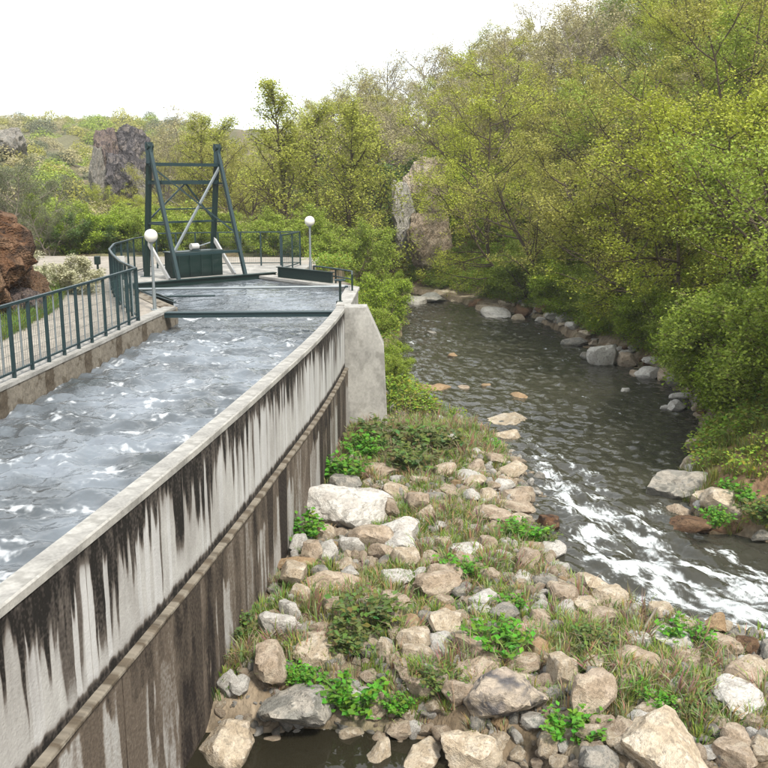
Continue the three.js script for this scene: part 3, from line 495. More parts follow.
// [px, py of the foot, px wide, px high, tone, label?]
const seenRocks = [
  [336, 527, 72, 38, 1, 'biggest whitish angular boulder on the bar beside the leafy plant at the wall'], [367, 512, 40, 24, 1, 'pale boulder leaning on the biggest whitish boulder'], [288, 557, 20, 18, 1], [296, 570, 28, 12, 3, 'flat orange tan stone wedged against the footing of the canal wall'], [294, 588, 30, 24, 0], [310, 563, 28, 22, 2], [327, 558, 26, 16, 1], [352, 558, 20, 20, 1], [342, 496, 32, 20, 4], [392, 498, 24, 16, 0], [382, 479, 30, 14, 2], [402, 545, 38, 26, 1], [405, 571, 22, 20, 0], [392, 521, 20, 18, 2], [349, 581, 16, 13, 1], [333, 594, 42, 16, 2], [302, 604, 24, 16, 0], [371, 551, 32, 26, 2], [411, 636, 24, 16, 3], [321, 581, 20, 14, 4], [383, 561, 24, 16, 2], [290, 624, 20, 22, 1],
  [509, 427, 38, 14, 0], [510, 441, 28, 15, 0], [489, 421, 14, 9, 1], [521, 402, 22, 7, 3], [495, 465, 28, 11, 2], [512, 479, 30, 15, 0], [471, 483, 24, 13, 1], [505, 488, 17, 11, 2], [515, 503, 30, 9, 2], [515, 515, 30, 13, 2], [521, 528, 27, 15, 0], [549, 527, 26, 19, 7, 'rusty brown wet rock jutting from the bar into the rapids'], [554, 535, 18, 9, 3], [492, 520, 32, 9, 2], [420, 512, 24, 19, 2], [429, 524, 17, 19, 0], [466, 560, 38, 13, 1], [440, 533, 15, 11, 1], [445, 589, 30, 22, 2], [437, 602, 36, 28, 2], [433, 567, 20, 13, 0], [419, 581, 18, 12, 1], [525, 583, 22, 12, 1], [562, 598, 24, 14, 0], [523, 561, 15, 10, 1], [492, 584, 22, 14, 2], [539, 481, 11, 9, 4],
  [485, 609, 25, 18, 1], [400, 583, 28, 9, 1], [464, 606, 13, 9, 0], [447, 638, 30, 26, 0], [412, 635, 21, 13, 3], [419, 643, 19, 13, 0], [440, 649, 23, 14, 1], [440, 661, 19, 16, 1], [384, 660, 23, 19, 0], [428, 625, 17, 12, 4], [404, 678, 24, 14, 2], [482, 683, 46, 20, 2], [524, 676, 42, 20, 2], [518, 691, 34, 16, 0], [505, 720, 60, 40, 6, 'large two-tone boulder with a dark grey face near the pool'], [531, 735, 21, 14, 1], [526, 641, 32, 16, 2], [563, 608, 28, 22, 2], [542, 627, 26, 16, 2], [563, 685, 28, 26, 0], [460, 708, 26, 20, 2], [375, 715, 19, 26, 2, 'upright pinkish stone rising beside the bright leafy plant near the pool'], [380, 757, 26, 32, 0], [401, 740, 28, 16, 2], [422, 760, 38, 28, 0], [469, 768, 46, 32, 0, 'pale wedge-shaped boulder standing in the pool'], [552, 758, 28, 20, 0], [500, 731, 15, 11, 3], [420, 702, 24, 18, 2],
  [566, 610, 22, 20, 2], [592, 613, 28, 16, 0], [608, 626, 28, 16, 2], [640, 647, 34, 14, 1], [680, 654, 40, 16, 1], [728, 654, 32, 14, 2], [747, 656, 20, 16, 5], [752, 674, 28, 17, 0], [750, 692, 34, 24, 2], [748, 712, 58, 22, 1, 'long pale slab lying at the bend of the bar below the rapids'], [595, 672, 24, 14, 0], [571, 678, 26, 16, 0], [628, 689, 22, 14, 2], [592, 718, 40, 38, 2], [650, 736, 32, 16, 1], [668, 734, 16, 12, 3], [668, 776, 92, 44, 0, 'broadest flat cream boulder on the bar'], [738, 748, 30, 20, 2], [742, 770, 38, 24, 2], [603, 732, 20, 14, 2], [628, 740, 32, 16, 2], [600, 770, 36, 20, 4],
  [306, 734, 74, 48, 4, 'large smooth grey slab at the edge of the dark pool'], [210, 752, 62, 40, 0, 'rounded pale boulder in the pool beside the canal wall'], [268, 690, 34, 32, 2, 'pinkish stone among dead stalks above the grey slab'], [238, 699, 28, 16, 1], [210, 693, 20, 17, 1],
];
for (const [px, py, name] of [[336, 515, 'the biggest whitish boulder'], [296, 566, 'the orange stone'], [549, 520, 'the rusty wet rock'], [505, 708, 'the two-tone boulder'], [375, 708, 'the upright stone'], [469, 760, 'the wedge boulder'], [748, 706, 'the long pale slab'], [668, 762, 'the broadest boulder'], [306, 720, 'the grey slab'], [210, 745, 'the rounded pool boulder'], [387, 425, 'the buttress'], [497, 650, 'the wide vivid plant'], [685, 642, 'the plant at the rapids'], [365, 625, 'the tall olive clump'], [570, 738, 'the plant by the broadest boulder'], [460, 575, 'the low plant mid bar'], [510, 608, 'the upright vivid plant'], [490, 450, 'the small shore plant']]) { const p = ground(px, py); landmarks.push([p.x, p.d, name]); }
seenRocks.forEach(([px, py, w, h, tone, label], i) => {
  const p = ground(px, py), s = p.t / F, W = w * s, dep = W * (0.7 + 0.3 * rr()), ap = h * s; if (p.d < 21.9) p.x = Math.max(p.x, wallX(p.d + dep * 0.3) + 0.1 + W * 0.52); p.y = H(p.x, p.d + dep * 0.3);
  const Hh = clamp(ap * 1.2 - 0.3 * dep, 0.32 * W, 0.95 * W) * 1.25;
  const big = w > 44, flat = i === seenRocks.length - 5;
  rockAt(p.x, Math.max(p.y, -0.5), p.d + dep * 0.3, W * 1.04, flat ? Hh * 0.8 : Hh, flat ? dep * 1.2 : dep, tone, big ? bigShapes[i % 8] : rockShapes[i % 14], label ? 'boulder' : 'stone', label || `${girth(W)} ${tones[tone]} stone ${where(p.x, p.d)}`, label ? 'boulder' : 'stone', label ? undefined : `${tones[tone]} stones of the bar`, undefined, 0.08);
});
{ // other stones of the bar, in drifts
  let n = 0, guard = 0; const r = RNG(77);
  const list = [];
  while (n < 205 && guard++ < 40000) {
    const px = 150 + r() * 620, py = 425 + r() * 345, p = ground(px, py); const x = p.x, d = p.d;
    if (x < wallX(d) + 0.45 || x > riverL(d) - 0.15 || d > 23) continue;
    const drift = fbm(x * 0.55 + 4, d * 0.42, 31, 3) + 0.1; if (r() > sst(-0.12, 0.25, drift)) continue;
    const W = 0.18 + 0.3 * Math.pow(r(), 1.6);
    if (taken.some(([a, b, q]) => Math.hypot(a - x, b - d) < (q + W * 0.5) * 0.85)) continue;
    const tone = [0, 1, 2, 2, 0, 1, 3, 4, 2, 0][Math.floor(r() * 10)];
    rockAt(x, p.y, d, W, W * (0.5 + 0.35 * r()), W * (0.65 + 0.4 * r()), tone, rockShapes[Math.floor(r() * 14)], 'stone', `${girth(W)} ${tones[tone]} stone ${where(x, d)}`, 'stone', `${tones[tone]} stones of the bar`, undefined, 0.12); n++;
  }
  for (const [q, tone] of [[0, 0], [1, 1], [2, 2], [3, 4]]) { // lesser stones beyond the largest three hundred
    const m = new THREE.InstancedMesh(rockShapes[q * 3], rockMats[tone], 420), o = new THREE.Object3D(); m.name = numbered('small_stones'); m.castShadow = m.receiveShadow = true; m.userData = { kind: 'stuff', label: `${tones[tone]} small stones heaped between the larger stones of the bar`, category: 'stones' };
    let k = 0, gd = 0; while (k < 420 && gd++ < 60000) { const d = 8.6 + 15 * r(), x = mix(wallX(Math.min(d, 22)) + 0.15, Math.min(riverL(d) + 0.05, d * 0.46), r()); if (r() > sst(-0.2, 0.15, fbm(x * 0.55 + 4, d * 0.42, 31, 3) + 0.1)) continue; const s = 0.05 + 0.055 * r(); o.position.set(x, H(x, d) + s * 0.35, -d); o.rotation.set(r() * 6, r() * 6, r() * 6); o.scale.set(s * (0.9 + 0.6 * r()), s * (0.7 + 0.4 * r()), s); o.updateMatrix(); m.setMatrixAt(k++, o.matrix); } scene.add(m);
  }
  // pebbles: past counting
  const cnt = 7200; const im = [0, 1, 2, 4].map((tone, q) => { const m = new THREE.InstancedMesh(pebShapes[q], rockMats[tone], cnt / 4); m.name = numbered('pebbles'); m.castShadow = m.receiveShadow = true; m.userData = { kind: 'stuff', label: `${tones[tone]} pebbles scattered between the stones of the bar`, category: 'pebbles' }; scene.add(m); return m; });
  const o = new THREE.Object3D(); let k = 0; guard = 0;
  while (k < cnt && guard++ < 200000) {
    const d = 8.6 + 15.4 * r(), x = mix(wallX(Math.min(d, 22)) + 0.15, Math.min(riverL(d) + 0.2, d * 0.46), r()); if (fbm(x * 0.8, d * 0.8, 51, 3) < -0.16 + 0.3 * (r() - 0.5)) continue;
    const s = 0.018 + 0.06 * Math.pow(r(), 2.2); o.position.set(x, H(x, d) + s * 0.2, -d); o.rotation.set(r() * 6, r() * 6, r() * 6); o.scale.set(s * (0.8 + 0.6 * r()), s * 0.75, s); o.updateMatrix(); im[k % 4].setMatrixAt(Math.floor(k / 4), o.matrix); k++;
  }
}
{ // stones standing in and along the river
  const list = [[452, 357, 9, 5, 3], [440, 390, 20, 5, 3], [462, 388, 14, 4, 2], [424, 388, 14, 5, 3], [486, 386, 12, 4, 3], [520, 397, 16, 5, 3], [432, 334, 12, 4, 4], [606, 366, 26, 22, 1], [627, 367, 18, 17, 2], [590, 361, 16, 10, 4], [649, 379, 24, 11, 1], [636, 376, 14, 8, 2], [625, 391, 9, 5, 1], [666, 409, 11, 6, 1], [678, 411, 17, 10, 1], [684, 399, 18, 8, 1], [762, 445, 26, 12, 2], [740, 428, 18, 10, 2],
    [415, 304, 26, 8, 1], [432, 302, 30, 9, 1], [449, 299, 26, 9, 0], [465, 302, 22, 7, 0], [404, 300, 16, 8, 2], [486, 312, 20, 7, 2], [500, 317, 30, 7, 1], [518, 320, 18, 6, 0], [528, 316, 22, 12, 5], [545, 322, 20, 7, 1], [560, 326, 18, 8, 2], [575, 346, 18, 9, 4], [478, 306, 16, 8, 5]];
  list.forEach(([px, py, w, h, tone], i) => { const p = at(px, py, -0.25), s = p.t / F, W = w * s * 1.05; rockAt(p.x, -0.32, p.d + W * 0.3, W, Math.max(0.3 * W, h * s * 1.15), W * 0.75, tone, rockShapes[(i * 3) % 14], 'river_rock', py < 330 ? `${tones[tone]} rock on the far shore where the river bends out of sight` : px < 560 ? `low ${tones[tone]} stone breaking the river surface upstream of the bar` : `${tones[tone]} rock at the water edge under the overhanging trees`, 'rock', py < 330 ? 'rocks on the far shore' : px < 560 ? 'stones in the river' : 'rocks under the trees', undefined, 0.12); });
  const rb = RNG(321); for (let i = 0; i < 90; i++) { const d = 15.2 + 31 * rb(); let x = 3; while (x < 14 && hillS(x, d) < -0.35 + 0.9 * rb()) x += 0.06; const W = 0.25 + 0.6 * rb() * rb(), tone = [4, 2, 1, 4, 5, 0][i % 6]; rockAt(x, Math.max(H(x, d), -0.3), d, W, W * 0.6, W * 0.8, tone, rockShapes[i % 14], 'river_rock', `${girth(W)} ${tones[tone]} rock lining the right bank ${d < 20 ? 'behind the islet' : d < 27 ? 'opposite the bar' : d < 35 ? 'under the overhanging trees' : d < 42 ? 'under the leaning olive tree' : 'near the far shore'}`, 'rock', 'rocks lining the right bank', undefined, 0.15); }
  const isl = [[702, 500, 70, 34, 4, 'long grey ledge of the rocky islet beside the rapids'], [716, 484, 36, 26, 4, 'grey pointed rock behind the ledge of the islet'], [757, 496, 46, 34, 4, 'grey block at the bank end of the islet'], [690, 526, 46, 20, 5, 'dark wet rock low on the islet at the rapids'], [738, 530, 50, 22, 5, 'dark brown rock under grass on the islet'], [735, 502, 40, 24, 1, 'whitish block between the grey rocks of the islet'], [680, 512, 30, 16, 2, 'pinkish low rock at the tip of the islet']];
  isl.forEach(([px, py, w, h, tone, label], i) => { const p = at(px, py, -0.3), s = p.t / F, W = w * s; rockAt(p.x, -0.5, p.d + W * 0.2, W * 1.05, h * s * 1.05, W * 0.6, tone, bigShapes[(i + 2) % 8], 'islet_rock', label, 'rock', undefined, i * 0.7 + 0.2, 0.1); });
}
{ // rusty outcrop on the left behind the path, pale crags on the slopes
  const cr = (name, list, cat, group) => list.forEach(([x, y, d, w, h, dep, tone, label], i) => { const m = rockAt(x, y, d, w, h, dep, tone, cragShapes[i % 5], name, label, cat, group, i * 1.3, 0.1); });
  cr('outcrop_rock', [[-9.9, 3.9, 21.5, 2.6, 1.9, 2.2, 7, 'rusty brown crag topping the outcrop beside the path'], [-9.1, 2.9, 20.6, 2.0, 1.8, 1.8, 5, 'dark brown block below the rusty crag by the path'], [-9.0, 2.8, 22.8, 1.7, 1.4, 1.5, 5, 'dark brown rock at the path end of the outcrop'], [-8.6, 2.6, 19.0, 1.5, 1.1, 1.3, 4, 'grey boulder at the foot of the outcrop behind the fence'], [-8.3, 2.6, 17.4, 1.2, 0.9, 1.1, 4, 'low grey boulder beside the path behind the fence'], [-9.6, 3.0, 18.0, 1.8, 1.7, 1.6, 7, 'rusty rock leaning over the grey boulders'], [-9.2, 2.7, 24.6, 1.2, 0.9, 1.0, 2, 'pinkish rock at the edge of the path near the pale shrub'], [-10.8, 4.2, 23.6, 2.2, 1.8, 2, 5, 'dark crag behind the rusty outcrop'], [-8.2, 2.8, 21.6, 0.9, 0.8, 0.8, 8, 'weathered pink block where the outcrop meets the path'], [-8.4, 2.8, 16.0, 0.8, 0.55, 0.7, 1, 'small whitish rock behind the fence'], [-8.0, 2.8, 18.6, 0.6, 0.45, 0.5, 1, 'whitish stone at the foot of the grey boulders'], [-8.7, 3.3, 20.0, 0.9, 0.7, 0.8, 4, 'grey stone on the shoulder of the dark brown block'], [-8.9, 2.9, 23.8, 0.7, 0.8, 0.7, 4, 'grey stone beside the pale shrub']], 'rock');
  const G = (px, py, d) => { const p = at(px, py, 0), k = d / p.d; return [(px - 384) / F * p.t * k, CAM + (0 - CAM) * k]; };
  const crag = (px, py, d, w, h, tone, label, dep = 0.8) => { if (!d) { for (d = 40; d < 120; d += 0.25) { const q = d / (Math.cos(PITCH) - (py - 384) / F * Math.sin(PITCH)); if (H((px - 384) / F * q, d) > CAM + q * (-(py - 384) / F * Math.cos(PITCH) - Math.sin(PITCH))) break; } d -= 0.25; } const z = d / (Math.cos(PITCH) - (py - 384) / F * Math.sin(PITCH)), x = (px - 384) / F * z, y = CAM + z * (-(py - 384) / F * Math.cos(PITCH) - Math.sin(PITCH)); const W = w * z / F, Hh = h * z / F; return [x, y - Hh * 0.5, d, W, Hh * 1.15, W * dep, tone, label]; };
  cr('crag', [crag(128, 148, 75, 34, 40, 9, 'square dark block crowning the grey crag behind the lifting frame'), crag(110, 152, 74, 24, 44, 8, 'pinkish shoulder of the grey crag beside its crowning block'), crag(98, 172, 73, 20, 44, 4, 'narrow grey step at the foot of the crag'), crag(122, 176, 72.5, 30, 36, 9, 'dark lower block of the grey crag'), crag(142, 158, 76, 22, 40, 8, 'pinkish right block of the grey crag'), crag(136, 184, 73, 18, 26, 4, 'grey broken foot block of the crag'), crag(14, 142, 88, 30, 26, 4, 'small grey crag in scrub on the far left hillside'), crag(424, 192, 57, 48, 62, 0, 'pale cliff face among trees above the river bend', 0.6), crag(404, 212, 56, 32, 50, 1, 'whitish lower step of the pale cliff face', 0.6), crag(438, 182, 58, 26, 44, 0, 'cream upper step of the pale cliff face', 0.6), crag(426, 238, 55.5, 40, 48, 2, 'pinkish rocky slope under the pale cliff face', 0.6)], 'crag');
}

// ---------------------------------------------------------------- vegetation
function leafPush(P, C, c, n, size, col, r, fold = 0.25) { // one folded leaf: four triangles... two faces about a midrib
  const t = V(r() - 0.5, (r() - 0.5) * 0.8, r() - 0.5).cross(n).normalize(), b = n.clone().cross(t).normalize(), w = size * (0.3 + 0.12 * r()), tip = c.clone().addScaledVector(t, size * 0.55), tail = c.clone().addScaledVector(t, -size * 0.45), l = c.clone().addScaledVector(b, w).addScaledVector(n, w * fold), q = c.clone().addScaledVector(b, -w).addScaledVector(n, w * fold);
  for (const v of [tail, l, tip, tail, tip, q]) { P.push(v.x, v.y, v.z); C.push(...col); }
}
function leafGeo(P, C) { const g = new THREE.BufferGeometry(); g.setAttribute('position', new THREE.Float32BufferAttribute(P, 3)); g.setAttribute('color', new THREE.Float32BufferAttribute(C, 3)); g.computeVertexNormals(); return g; }
function tubeGeo(pts, rad, sides, out) { // tapered limb appended to out {p, n, i}
  const base = out.p.length / 3, up = V(); let pt = null;
  pts.forEach((c, i) => {
    const t = (pts[i + 1] || c).clone().sub(pts[i - 1] || c).normalize(); up.set(0, 1, 0); if (Math.abs(t.y) > 0.9) up.set(1, 0, 0); const a = up.clone().cross(t).normalize(), b = t.clone().cross(a);
    for (let k = 0; k < sides; k++) { const g = k / sides * 6.2832, q = a.clone().multiplyScalar(Math.cos(g)).addScaledVector(b, Math.sin(g)); out.p.push(c.x + q.x * rad[i], c.y + q.y * rad[i], c.z + q.z * rad[i]); out.n.push(q.x, q.y, q.z); }
    if (i) for (let k = 0; k < sides; k++) { const A = base + (i - 1) * sides + k, B = base + (i - 1) * sides + (k + 1) % sides, Cc = A + sides, D = B + sides; out.i.push(A, B, Cc, B, D, Cc); }
  });
}
function growTree(seed, o) {
  const r = RNG(seed), wood = { p: [], n: [], i: [] }, P = [], C = [];
  const pick = () => { const [a, b] = o.tones, t = r(), k = 0.75 + 0.5 * r(); const s = r() < (o.odd || 0.08) ? (o.oddTone || [0.16, 0.15, 0.05]) : null; return [0, 1, 2].map((i) => (s ? s[i] : mix(a[i], b[i], t)) * k); };
  const rnd = (dir, ang) => { const ax = V(r() - 0.5, r() - 0.5, r() - 0.5).cross(dir).normalize(); return dir.clone().applyAxisAngle(ax, ang); };
  function leafTuft(c, rad, n) { for (let k = 0; k < n; k++) { const g = () => (r() + r() + r() - 1.5) * 0.9; const q = V(c.x + g() * rad, c.y + g() * rad * 0.7, c.z + g() * rad); leafPush(P, C, q, V((r() - 0.5) * 1.3, 0.35 + r() * 0.8, (r() - 0.5) * 1.3).normalize(), o.leaf * (0.65 + 0.7 * r()), pick(), r); } }
  function branch(s, dir, len, rad, lv) {
    const n = lv === 0 ? 9 : lv === 1 ? 6 : 4, pts = [s.clone()], rads = [rad]; let c = s.clone(), d = dir.clone();
    for (let i = 1; i <= n; i++) {
      d.add(V((r() - 0.5) * o.wig[lv], (r() - 0.5) * o.wig[lv] * 0.6 + o.trop[lv] / n, (r() - 0.5) * o.wig[lv])).normalize();
      c = c.clone().addScaledVector(d, len / n); pts.push(c); rads.push(rad * mix(1, lv === 0 ? 0.22 : 0.3, i / n));
    }
    tubeGeo(pts, rads, lv === 0 ? 7 : lv === 1 ? 5 : 3, wood);
    const along = (t) => { const f = t * n, i = Math.min(n - 1, Math.floor(f)); return pts[i].clone().lerp(pts[i + 1], f - i); };
    const dirAt = (t) => { const i = Math.min(n - 1, Math.floor(t * n)); return pts[i + 1].clone().sub(pts[i]).normalize(); };
    if (lv < o.levels) {
      const cnt = o.kids[lv], t0 = o.start[lv];
      for (let k = 0; k < cnt; k++) {
        const t = mix(t0, 1, (k + r() * 0.9) / cnt), bd = rnd(dirAt(Math.min(0.99, t)), o.ang[lv] * (0.75 + 0.5 * r()));
        const env = lv === 0 ? o.shape(t) : 1 - 0.45 * t;
        branch(along(Math.min(0.995, t)), bd, len * o.ratio[lv] * env * (0.75 + 0.5 * r()), Math.max(0.006, rad * mix(0.6, 0.3, t)), lv + 1);
      }
    }
    if (lv >= o.levels - 1 && o.n) { const m = lv === o.levels ? 3 : 2; for (let k = 0; k < m; k++) if (r() < (o.full || 1)) leafTuft(along(0.35 + 0.65 * r()), o.tuft, lv === o.levels ? o.n : o.n * 0.6); }
  }
  const stems = o.stems || 1;
  for (let k = 0; k < stems; k++) { const a = k / stems * 6.28 + r(); branch(V(Math.cos(a) * 0.15 * (stems - 1), -0.4, Math.sin(a) * 0.15 * (stems - 1)), V(Math.cos(a) * (stems > 1 ? o.flare || 0.4 : 0.08), 1, Math.sin(a) * (stems > 1 ? o.flare || 0.4 : 0.08)).normalize(), o.h * (stems > 1 ? 0.75 + 0.3 * r() : 1), o.r * (stems > 1 ? 0.7 : 1), 0); }
  const wg = new THREE.BufferGeometry(); wg.setAttribute('position', new THREE.Float32BufferAttribute(wood.p, 3)); wg.setAttribute('normal', new THREE.Float32BufferAttribute(wood.n, 3)); wg.setIndex(wood.i);
  return { wood: wg, leaves: P.length ? leafGeo(P, C) : null, n: P.length / 18 };
}
const leafMat = new THREE.MeshPhysicalMaterial({ vertexColors: true, roughness: 0.75, transmission: 0.5, thickness: 0, side: THREE.DoubleSide, specularIntensity: 0.25 });
const barkMat = std({ color: lin(0.075, 0.058, 0.042), roughness: 0.95 }), barkPale = std({ color: lin(0.17, 0.145, 0.12), roughness: 0.95 });
const YG = [[0.31, 0.36, 0.032], [0.43, 0.455, 0.06]], MG = [[0.21, 0.30, 0.032], [0.33, 0.39, 0.06]], OL = [[0.29, 0.295, 0.055], [0.40, 0.38, 0.09]], TAN = [[0.33, 0.30, 0.15], [0.44, 0.40, 0.22]], DG = [[0.07, 0.13, 0.03], [0.12, 0.19, 0.045]], BG = [[0.09, 0.26, 0.02], [0.16, 0.34, 0.035]], GG = [[0.13, 0.15, 0.08], [0.19, 0.205, 0.11]];
const dome = (t) => 0.45 + 0.75 * Math.sin(Math.PI * clamp(0.15 + 0.8 * t)), cone = (t) => 1.12 - 0.8 * t, col = (t) => 0.75 + 0.25 * Math.sin(3.1 * t) - 0.45 * t;
const near = { levels: 2, kids: [15, 6, 0], start: [0.18, 0.2, 0], ang: [1.05, 0.8, 0.7], ratio: [0.46, 0.42, 0.4], wig: [0.22, 0.5, 0.6], trop: [0.25, 0.35, 0.1], shape: dome, leaf: 0.085, tuft: 0.4, n: 38 };
const K = {};
const kind = (id, list, bark, name) => { K[id] = { list, bark, name }; };
kind('alder', [1, 2, 3, 4].map((s) => growTree(10 + s, { ...near, h: 8, r: 0.13, stems: s % 2 ? 3 : 2, flare: 0.45, tones: YG })), barkMat);
kind('hazel', [1, 2, 3].map((s) => growTree(30 + s, { ...near, h: 7, r: 0.12, stems: 3, flare: 0.6, tones: MG })), barkMat);
kind('olive', [1, 2, 3].map((s) => growTree(50 + s, { ...near, h: 8, r: 0.14, stems: 2, n: 33, tones: OL })), barkMat);
kind('tan', [1, 2, 3].map((s) => growTree(70 + s, { ...near, h: 7.5, r: 0.12, stems: 2, n: 13, leaf: 0.12, tones: TAN })), barkPale);
kind('slim', [1, 2, 3].map((s) => growTree(90 + s, { ...near, kids: [42, 6, 0], start: [0.08, 0.15, 0], wig: [0.05, 0.4, 0.6], trop: [0.5, 0.3, 0.1], h: 9, r: 0.12, ang: [0.95, 0.8, 0.7], ratio: [0.34, 0.45, 0.4], shape: cone, n: 15, tuft: 0.5, leaf: 0.12, tones: [[0.31, 0.35, 0.05], [0.42, 0.43, 0.08]] })), barkMat);
kind('bare', [1, 2].map((s) => growTree(110 + s, { ...near, kids: [13, 7, 5], levels: 3, wig: [0.3, 0.5, 0.6, 0.6], trop: [0.2, 0.4, 0.3, 0.1], ang: [0.9, 0.8, 0.7, 0.7], ratio: [0.5, 0.5, 0.45, 0.4], start: [0.25, 0.2, 0.2, 0], h: 7, r: 0.12, n: 2, leaf: 0.12, tones: TAN })), barkPale);
kind('bush', [1, 2, 3].map((s) => growTree(130 + s, { ...near, kids: [8, 5, 0], start: [0.1, 0.1, 0], h: 2.4, r: 0.05, stems: 5, flare: 0.55, ratio: [0.5, 0.5, 0.4], tuft: 0.28, n: 38, leaf: 0.078, tones: MG })), barkMat);
kind('bright', [1, 2].map((s) => growTree(150 + s, { ...near, kids: [8, 5, 0], start: [0.1, 0.1, 0], h: 2.2, r: 0.045, stems: 5, flare: 0.55, ratio: [0.5, 0.5, 0.4], tuft: 0.27, n: 38, leaf: 0.078, tones: [[0.2, 0.31, 0.02], [0.32, 0.4, 0.04]] })), barkMat);
kind('dark', [1, 2].map((s) => growTree(170 + s, { ...near, kids: [9, 5, 0], start: [0.08, 0.1, 0], h: 2.6, r: 0.05, stems: 5, flare: 0.8, ratio: [0.5, 0.5, 0.4], tuft: 0.27, n: 30, leaf: 0.09, tones: DG })), barkMat);
kind('cream', [1].map((s) => growTree(210 + s, { ...near, kids: [8, 5, 0], start: [0.1, 0.1, 0], h: 2, r: 0.04, stems: 5, flare: 0.9, ratio: [0.5, 0.5, 0.4], tuft: 0.22, n: 26, leaf: 0.09, tones: [[0.42, 0.42, 0.26], [0.55, 0.53, 0.38]] })), barkPale);
kind('grey', [1, 2].map((s) => growTree(190 + s, { ...near, h: 6, r: 0.12, stems: 3, n: 26, tones: GG })), barkPale);
const tr = RNG(99);
const count = {};
function tree(id, x, d, scale, label, group, name = 'tree', y = null, sy = 1) {
  const k = K[id], i = count[id] = (count[id] || 0) + 1, v = k.list[i % k.list.length];
  const t = thing(name, label, name === 'tree' || name.endsWith('tree') ? 'tree' : 'shrub', [x, (y === null ? H(x, d) : y), -d], group);
  t.rotation.y = tr() * 6.28; t.scale.set(scale, scale * sy, scale);
  part('trunk', v.wood, k.bark, t); if (v.leaves) part('crown', v.leaves, leafMat, t);
  return t;
}
const LBL = {
  alder: ['yellow-green leafy tree crowding the wooded right slope', 'yellow-green trees of the right slope'], hazel: ['mid-green broad bushy tree on the wooded right slope', 'mid-green trees of the right slope'], olive: ['olive tree with thin foliage on the wooded right slope', 'olive trees of the right slope'], tan: ['pale tan budding tree high on the slope', 'tan budding trees of the slope'], bare: ['nearly bare grey tree on the skyline of the slope', 'bare trees on the skyline'],
};
{ // bank trees hanging over the water: [x, d, scale, kind, label]
  const bank = [[11.8, 21.4, 0.62, 'hazel', 'low leafy tree spreading over the dark water behind the islet'], [11.2, 23.5, 0.95, 'hazel', 'broad mid-green tree overhanging the river bend opposite the bar'], [10.9, 27.2, 1.05, 'alder', 'yellow-green tree overhanging the rocks on the far river bank'], [10.2, 31, 1.0, 'alder', 'yellow-green tree with low boughs above the bank rocks'], [9.4, 34.5, 1.0, 'olive', 'olive tree on the bank with dark forked limbs above the rapids pool'], [8.9, 38.5, 1.05, 'olive', 'leaning olive tree with bare limbs at the river bend'], [7.9, 42.5, 0.9, 'olive', 'olive tree drooping to the shore where the river narrows'], [6.6, 46.8, 0.8, 'alder', 'small yellow-green tree by the far shore rocks']];
  for (const [x, d, s, k, label] of bank) { const t = tree(k, x, d, s, label, undefined, 'bank_tree'); t.rotation.z = 0.12; }
  const r = RNG(5);
  const placed = bank.map(([x, d]) => [x, d]); let n = 0, guard = 0;
  while (n < 96 && guard++ < 6000) { // the wooded slope
    const d = 17 + 75 * r(), x = -8 + 62 * r(), s = hillS(x, d); if (s < 1.8 || s > 40) continue;
    const z = d, px = 384 + F * x / z; if (px < 365 || px > 850) continue;
    const gap = d < 45 ? 3.3 : 4.2; if (placed.some(([a, b]) => Math.hypot(a - x, b - d) < gap)) continue;
    if (d > 44 && d < 63 && px > 366 && px < 480) continue; if (d >= 63 && d < 72 && px > 366 && px < 440) continue; // keep the cliff and the bare slope in view
    placed.push([x, d]); n++;
    const up = H(x, d); let k;
    if (d > 62 && px < 620) k = r() < 0.6 ? 'tan' : r() < 0.5 ? 'olive' : 'alder'; else k = r() < 0.42 ? 'alder' : r() < 0.5 ? 'hazel' : r() < 0.7 ? 'olive' : 'tan';
    const sc = 0.8 + 0.4 * r(), bandS = s < 6 ? 'low on the wooded slope' : s < 14 ? 'partway up the wooded slope' : s < 24 ? 'high on the wooded slope' : 'near the top of the wooded slope', reach = d < 24 ? 'opposite the rapids' : d < 33 ? 'above the bank rocks' : d < 45 ? 'above the river bend' : d < 66 ? 'near the pale cliff' : 'beyond the pale cliff';
    tree(k, x, d, sc, `${sc > 1 ? 'large' : 'smaller'} ${({ alder: 'yellow-green leafy tree', hazel: 'mid-green bushy tree', olive: 'olive thin-leaved tree', tan: 'pale tan budding tree' })[k]} ${bandS} ${reach}`, LBL[k][1], 'slope_tree');
  }
  let q = 0; for (let d = 16.4; d < 48; d += 1.0 + 0.5 * r()) { // shrubs with their feet at the water
    let x = 4; while (x < 14 && hillS(x, d) < 0.5 + 0.9 * r()) x += 0.1; if (d < 21.5) x = Math.max(x + 1.2, 9.4);
    tree(q % 3 === 1 ? 'bright' : 'bush', x, d, 0.65 + 0.5 * r(), `${['leafy', 'spreading', 'drooping', 'dense', 'loose'][q % 5]} ${q % 3 === 1 ? 'bright' : 'mid-green'} shrub at the waterline ${d < 21 ? 'behind the islet' : d < 28 ? 'opposite the bar' : d < 35 ? 'among the bank rocks' : d < 42 ? 'under the olive trees' : 'near the far shore rocks'}`, 'waterline shrubs of the right bank', 'shrub'); q++;
  }
  for (let i = 0; i < 20; i++) { const px = 345 + i * 13 + 5 * r(), d = 92 + 22 * r(), x = (px - 384) / F * d; const bs = 0.85 + 0.35 * r(); tree(i % 4 ? 'bare' : 'tan', x, d, bs, `${bs > 1.08 ? 'tallest' : bs > 0.98 ? 'tall' : 'shorter'} ${i % 4 ? 'nearly bare grey' : 'thin tan'} tree on the skyline ${px < 400 ? 'above the reddish slope' : px < 470 ? 'above the pale cliff' : px < 540 ? 'over the upper wood' : 'at the top of the wood'}`, LBL[i % 4 ? 'bare' : 'tan'][1], 'slope_tree'); }
}
